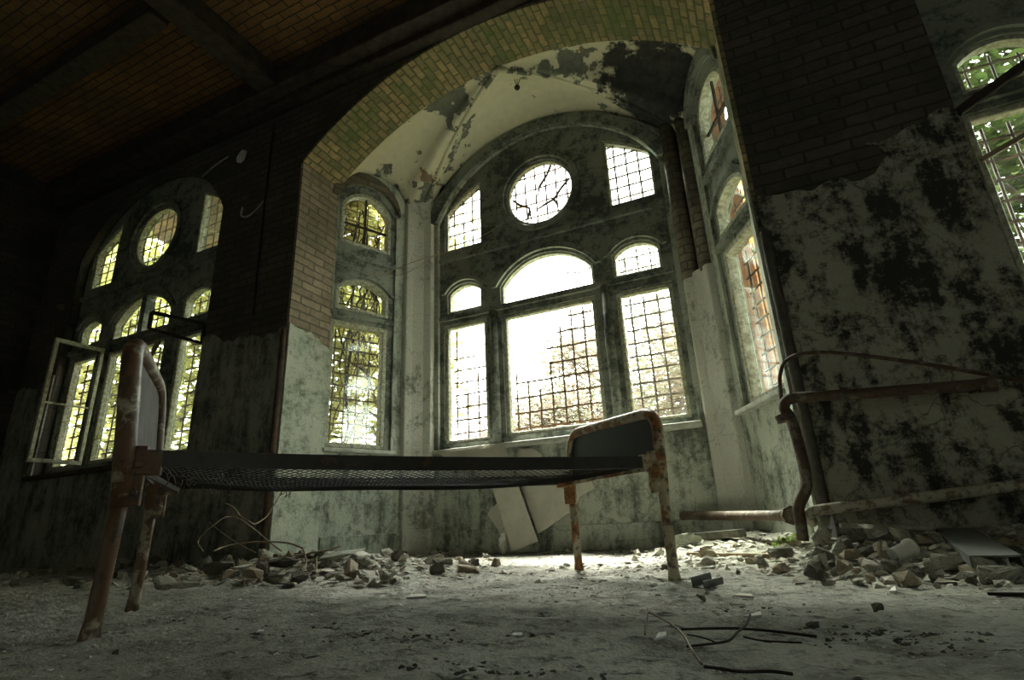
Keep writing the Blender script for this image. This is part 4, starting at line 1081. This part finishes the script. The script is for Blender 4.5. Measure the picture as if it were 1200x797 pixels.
strand('sprung_wire', wp([(355, 642, 0), (358, 652, -.1), (358, 662, -.15), (352, 668, -.2)], 2.6), .005, M['twig_pale'], 'short pale root drooping at the right of the left heap', 'wire')
strand('sprung_wire', wp([(371, 655, 0), (371, 665, -.05), (370, 672, -.1)], 2.55), .004, M['twig_pale'], 'short upright wire before the greenish slab', 'wire')
strand('sprung_wire', wp([(345, 655, 0), (365, 648, 0), (380, 646, 0), (400, 640, .05)], 2.7), .006, M['twig_pale'], 'pale twisted root on top of the left heap', 'wire')

# ------------------------------------------------------------------ small debris nobody could count, weeds
db = random.Random(5); mb = MB(); mb2 = MB()
def bit(m, p, s, r):
    R = Matrix.Rotation(r.uniform(0, 6.28), 3, 'Z') @ Matrix.Rotation(r.uniform(-.5, .5), 3, 'X')
    a, b, c = s*r.uniform(.5, 1), s*r.uniform(.35, .8), s*r.uniform(.15, .5)
    vs = [Vector((-a, -b*r.uniform(.5, 1), 0)), Vector((a*r.uniform(.6, 1), -b, 0)), Vector((a, b*r.uniform(.3, 1), 0)), Vector((-a*r.uniform(.3, .8), b, 0)), Vector((-a*.5, -b*.4, c)), Vector((a*.6, -b*.3, c*r.uniform(.6, 1))), Vector((a*.1, b*.5, c))]
    m.add([p+R @ v for v in vs], [(3, 2, 1, 0), (0, 1, 5, 4), (1, 2, 5), (2, 6, 5), (2, 3, 6), (3, 0, 4, 6), (4, 5, 6)])
for i in range(8600):
    t = db.random()
    if t < .45: x, y = db.uniform(-4.5, 1.2), db.uniform(1.6, 3.25)
    elif t < .62: x, y = db.uniform(-3.2, -.4), db.uniform(3.2, 4.6)
    elif t < .8: x, y = db.uniform(-2.0, .5), db.uniform(.6, 2.2)
    elif t < .9: x, y = db.gauss(.5, .35), db.gauss(2.7, .3)
    else: x, y = db.gauss(-2.8, .5), db.gauss(2.7, .35)
    if i > 4600:
        if i % 5 < 2: x, y = db.gauss(-2.6, .6), db.gauss(2.75, .28)
        elif i % 5 < 4: x, y = db.gauss(.6, .35), db.gauss(2.75, .25)
        else: x, y = db.gauss(-.3, .3), db.gauss(3.6, .4)
    if y > 3.22 and not (AX-HALF+.05 < x < AX+HALF-.05): y = 3.2
    if y > 4.6: y = 4.55
    s = (.004+.010*db.random()**3)*(1.5 if y > 2.2 else 1)*(2.3 if i > 4600 else 1)
    bit(mb if db.random() < .55 else mb2, Vector((x, y, hfloor(x, y)-.001)), s, db)
tag(mb.build('debris', M['rub_grey']), 'fine grey grit and crumbs over the whole floor', 'debris', None, 'stuff')
tag(mb2.build('debris', M['rub_pale']), 'fine pale plaster crumbs over the whole floor', 'debris', None, 'stuff')
mb = MB(); dr = random.Random(6)
for px, py, sx, sy, n in ((1075, 752, .09, .05, 420), (1120, 742, .06, .03, 160), (1010, 742, .06, .03, 160), (640, 795, .10, .03, 260), (615, 743, .03, .015, 70), (480, 748, .09, .04, 200), (530, 780, .06, .03, 120), (240, 722, .12, .05, 160), (900, 715, .10, .05, 150), (700, 690, .2, .08, 160), (380, 735, .2, .06, 160)):
    c = gpx(px, min(py, 790))
    for i in range(n):
        p = c+Vector((dr.gauss(0, sx), dr.gauss(0, sy), 0)); p.z = hfloor(p.x, p.y)-.002; bit(mb, p, .002+.009*dr.random()**2.5, dr)
tag(mb.build('dirt', M['dirt']), 'loose dark soil clods in patches over the foreground floor', 'dirt', None, 'stuff')
mb = MB(); wr = random.Random(8); c = gpx(926, 634)
for i in range(130):
    p = c+Vector((wr.gauss(0, .05), wr.gauss(-.03, .04), 0)); p.z = hfloor(p.x, p.y); h = wr.uniform(.01, .035); a = wr.uniform(0, 6.28); d = Vector((math.cos(a), math.sin(a), 0)); s_ = Vector((-d.y, d.x, 0))*.006
    q = p+d*.014+Vector((0, 0, h)); mb.add([p, q-s_, q+d*.012+Vector((0, 0, .003)), q+s_], [(0, 1, 2, 3)])
tag(mb.build('weeds', M['leaf_weed']), 'tiny green weeds at the foot of the bent standpipe', 'weeds', None, 'stuff')

# ------------------------------------------------------------------ outside
struct(MB().box((-2, 22, -.75), (90, 36, .5)).build('ground', M['ground']))
def tree(loc, h, r, n, leaf, seed, label, name='garden_tree', leafsize=.085, low=.25, group='trees outside the windows'):
    t = random.Random(seed); root = empty(name, loc, label, 'tree', group); loc = Vector(loc); w = MB(); tips = []
    def grow(p, d, L, rad, lev):
        n_ = 4; pts = [p]; q = p.copy(); dd = d.copy()
        for i in range(n_):
            dd = (dd+Vector((t.gauss(0, .16), t.gauss(0, .16), t.gauss(.02, .1)))).normalized(); q = q+dd*(L/n_); pts.append(q.copy())
            if lev >= 1: tips.append(q.copy())
        w.tube(pts, [rad*(1-.55*i/n_) for i in range(n_+1)], 6 if lev == 0 else 4, False)
        if lev < 3:
            for i in range(5 if lev == 0 else 4):
                a = t.uniform(0, 6.28); e = Vector((math.cos(a), math.sin(a), t.uniform(.1, .9))).normalized()
                k = t.randint(1, n_) if lev else t.randint(1, n_)
                grow(pts[k], (dd*.45+e).normalized(), L*t.uniform(.42, .62), rad*.5, lev+1)
    grow(loc, Vector((0, 0, 1)), h*.62, .03*h**.6, 0)
    w.build('trunk', M['bark'], root)
    m = MB()
    for i in range(n):
        if t.random() < .75 and tips:
            p = t.choice(tips)+Vector((t.gauss(0, .22*r), t.gauss(0, .22*r), t.gauss(0, .16*r)))
        else:
            a = t.uniform(0, 6.28); rr = r*t.random()**.5; p = loc+Vector((rr*math.cos(a), rr*math.sin(a), h*(low+(1-low)*t.random())))
        if p.z < loc.z+.1: continue
        R = Matrix.Rotation(t.uniform(0, 6.28), 3, 'Z') @ Matrix.Rotation(t.uniform(-1.2, 1.2), 3, 'X'); s = leafsize*t.uniform(.6, 1.3)
        m.add([p+R @ Vector(v) for v in ((-s, 0, 0), (0, -s*.45, s*.1), (s, 0, 0), (0, s*.45, s*.1))], [(0, 1, 2, 3)])
    m.build('foliage', leaf, root)
    return root
G = -.5
tree((-5.4, 6.6, G), 6.2, 1.5, 5200, M['leaf_yellow'], 1, 'yellow-green tree close behind the left bay window')
tree((-7.9, 7.4, G), 9.5, 2.2, 11000, M['leaf_yellow'], 2, 'tall yellow-green tree farther behind the left bay window')
tree((-9.6, 5.6, G), 8.0, 2.0, 10000, M['leaf_yellow'], 3, 'yellow tree behind the right lights of the dark left window')
tree((-12.4, 6.4, G), 9.0, 2.3, 10000, M['leaf_yellow'], 4, 'large yellow tree behind the left lights of the dark left window')
tree((-14.5, 8.4, G), 10.5, 2.6, 5000, M['leaf_green'], 5, 'green tree in the distance beyond the dark left window')
tree((-3.3, 13.5, G), 5.8, 2.2, 12000, M['leaf_pale'], 6, 'pale autumn tree low in the middle pane of the bay window')
tree((-6.6, 14.5, G), 4.6, 2.2, 11000, M['leaf_pale'], 7, 'low pale bush in the left pane of the bay window')
tree((-1.75, 11.6, G), 6.6, 1.8, 11000, M['leaf_pale'], 8, 'pale leafy tree behind the right grille of the bay window')
tree((3.5, 7.0, G), 7.6, 1.7, 11000, M['leaf_green'], 9, 'green tree behind the grille of the right-hand window')
tree((5.3, 9.6, G), 10.2, 2.4, 9000, M['leaf_green'], 10, 'tall green tree farther beyond the right-hand window')
tree((-4.9, 16.5, G), 5.0, 2.6, 12000, M['leaf_green'], 11, 'distant green bush between the two pale trees')
# creeper over the outside of the left bay window
vr = random.Random(3); n_out = Vector((-math.sin(FA), math.cos(FA), 0)); dl = Vector((d_l[0], d_l[1], 0)); o_l = Vector((*fl_o, 0))
cr = empty('climbing_creeper', o_l+n_out*.45+dl*.4+Vector((0, 0, G)), 'dense creeper hanging outside the left bay window', 'creeper')
w = MB(); lf = MB()
for i in range(44):
    u = vr.uniform(-.05, .85); z = vr.uniform(2.4, 3.9); p = o_l+dl*u+n_out*(.36+vr.uniform(0, .25))+Vector((0, 0, z)); pts = [p.copy()]
    for k in range(vr.randint(8, 20)):
        p = p+dl*vr.gauss(0, .035)+n_out*vr.gauss(0, .012)+Vector((0, 0, -vr.uniform(.05, .13))); pts.append(p.copy())
        if vr.random() < .8:
            for _ in range(2):
                s = vr.uniform(.018, .04); q = p+dl*vr.gauss(0, .04)+Vector((0, 0, vr.gauss(0, .03))); R = Matrix.Rotation(vr.uniform(0, 6.28), 3, 'Z') @ Matrix.Rotation(vr.uniform(-1, 1), 3, 'X')
                lf.add([q+R @ Vector(v) for v in ((-s, 0, 0), (0, -s*.5, 0), (s, 0, 0), (0, s*.5, 0))], [(0, 1, 2, 3)])
    w.tube(pts, [.010]*(len(pts)//2)+[.006]*(len(pts)-len(pts)//2), 4, False)
for u in (.18, .42): w.tube([o_l+dl*(u+.03*math.sin(2.3*k))+n_out*.5+Vector((0, 0, G+k*.3)) for k in range(15)], .014, 6)
w.build('stems', M['twig'], cr); lf.build('leaves', M['leaf_yellow'], cr)
# the neighbouring brick wing seen through the right side of the bay
bd = empty('brick_building', (.9, 8.6, G), 'orange brick building seen through the right bay window', 'building')
MB().box((.9, 9.0, 2.7), (3.0, .5, 6.4)).build('wall', M['brick_wing'], bd)
for x in (-.35, .9, 2.1):
    for z in (1.6, 4.0):
        m_ = MB()
        for sx_ in (-.3, .3): m_.box((x+sx_, 8.73, z), (.07, .06, 1.5))
        for sz in (-.72, 0, .72): m_.box((x, 8.73, z+sz), (.6, .06, .06))
        f = m_.build('window', M['wood_pale'], bd); MB().box((x, 8.745, z), (.56, .02, 1.44)).build('pane', M['bed_black'], f)
MB().box((.9, 8.7, 5.95), (3.3, .7, .14)).build('cornice', M['sill'], bd)

# ------------------------------------------------------------------ light
wd = bpy.data.worlds.new('world'); SC.world = wd; wd.use_nodes = True
nt = wd.node_tree; nt.nodes.clear(); bg = nt.nodes.new('ShaderNodeBackground'); wo = nt.nodes.new('ShaderNodeOutputWorld')
bg.inputs[0].default_value = (.90, 1.0, .92, 1); bg.inputs[1].default_value = 1.0; nt.links.new(bg.outputs[0], wo.inputs[0])
def portal(mw, w, h, cz, cx, name):
    ld = bpy.data.lights.new(name, 'AREA'); ld.shape = 'RECTANGLE'; ld.size = w; ld.size_y = h; ld.cycles.is_portal = True
    o = bpy.data.objects.new(name, ld); COL.objects.link(o)
    o.matrix_world = mw @ Matrix.Translation((cx, cz, -.2)) @ Matrix.Rotation(PI, 4, 'Y') @ Matrix.Rotation(PI, 4, 'Y')
    return o
portal(mw_c, 2.6, 3.5, 2.66, 0, 'daylight_portal'); portal(mw_l, 2.6, 3.5, 2.66, 0, 'daylight_portal'); portal(mw_r, 2.6, 3.5, 2.66, 0, 'daylight_portal')
portal(fl_frame(True, .03), .8, 3.0, 2.43, 1.055-.655, 'daylight_portal'); portal(fl_frame(False, .03), .8, 3.0, 2.43, .655, 'daylight_portal')

ld = bpy.data.lights.new('daylight_portal', 'AREA'); ld.shape = 'RECTANGLE'; ld.size = .9; ld.size_y = 1.1; ld.cycles.is_portal = True
o = bpy.data.objects.new('daylight_portal', ld); COL.objects.link(o); o.location = (1.7, -3.35, 2.0); o.rotation_euler = (PI/2, 0, PI)
sl = bpy.data.lights.new('hazy_sun', 'SUN'); sl.energy = 3.0; sl.angle = math.radians(22); sl.color = (1, 1, .90)
so = bpy.data.objects.new('hazy_sun', sl); COL.objects.link(so); so.rotation_euler = Vector((-.30, .55, .98)).to_track_quat('Z', 'Y').to_euler()
cy = SC.cycles
cy.max_bounces = 10; cy.diffuse_bounces = 6; cy.transparent_max_bounces = 24; cy.use_denoising = True
cy.sample_clamp_indirect = 8; cy.caustics_reflective = False; cy.caustics_refractive = False
for o in list(SC.objects):
    if o.get('kind') == 'structure' and o.parent is None:
        w_ = o.name.split('.')[0].split('_')[0]
        if 'category' not in o: o['category'] = {'trim': 'trim', 'baseboard': 'baseboard', 'wall': 'wall', 'ground': 'ground', 'window': 'window'}.get(w_, w_)
EXTRA = {'wall_front_core': 'inner brick layer of the dark wall around the bay arch', 'wall_front_outer': 'outer orange brick face of the long wall', 'wall_bay_core': 'inner brick layer behind the middle bay wall', 'wall_bay_outer': 'outer brick face behind the middle bay window', 'wall_bay_core_left': 'inner brick layer behind the left bay wall', 'wall_bay_core_right': 'inner brick layer behind the right bay wall', 'wall_bay_outer_left': 'outer brick face behind the left bay window', 'wall_bay_outer_right': 'outer brick face behind the right bay window', 'trim_1': 'moulded stone hood over the middle bay window', 'trim_2': 'brick hood over the left bay window', 'trim_3': 'moulded hood over the right bay window', 'trim_11': 'dark sill under the right-hand window', 'baseboard_bay': 'plastered baseboard under the middle bay window', 'baseboard_left': 'plastered baseboard along the left bay wall', 'baseboard_right': 'plastered baseboard along the right bay wall', 'wall_right': 'brick end wall on the right, outside the photo', 'wall_back': 'plaster wall behind the viewer', 'window_6': 'small window added unseen behind the viewer to let in fill light', 'ground': 'soil outside the building',
         'trim_14': 'dark ceiling beam running towards the left end of the arch', 'trim_15': 'dark ceiling beam above the right wall', 'trim_16': 'dark ceiling beam along the far left ceiling', 'trim_17': 'dark ceiling beam along the ceiling before the arch'}
for k, v in EXTRA.items():
    if k in bpy.data.objects: bpy.data.objects[k]['label'] = v
SC.view_settings.view_transform = 'Standard'; SC.view_settings.look = 'None'; SC.view_settings.gamma = 1; SC.view_settings.use_curve_mapping = False
SC.view_settings.exposure = 4.5
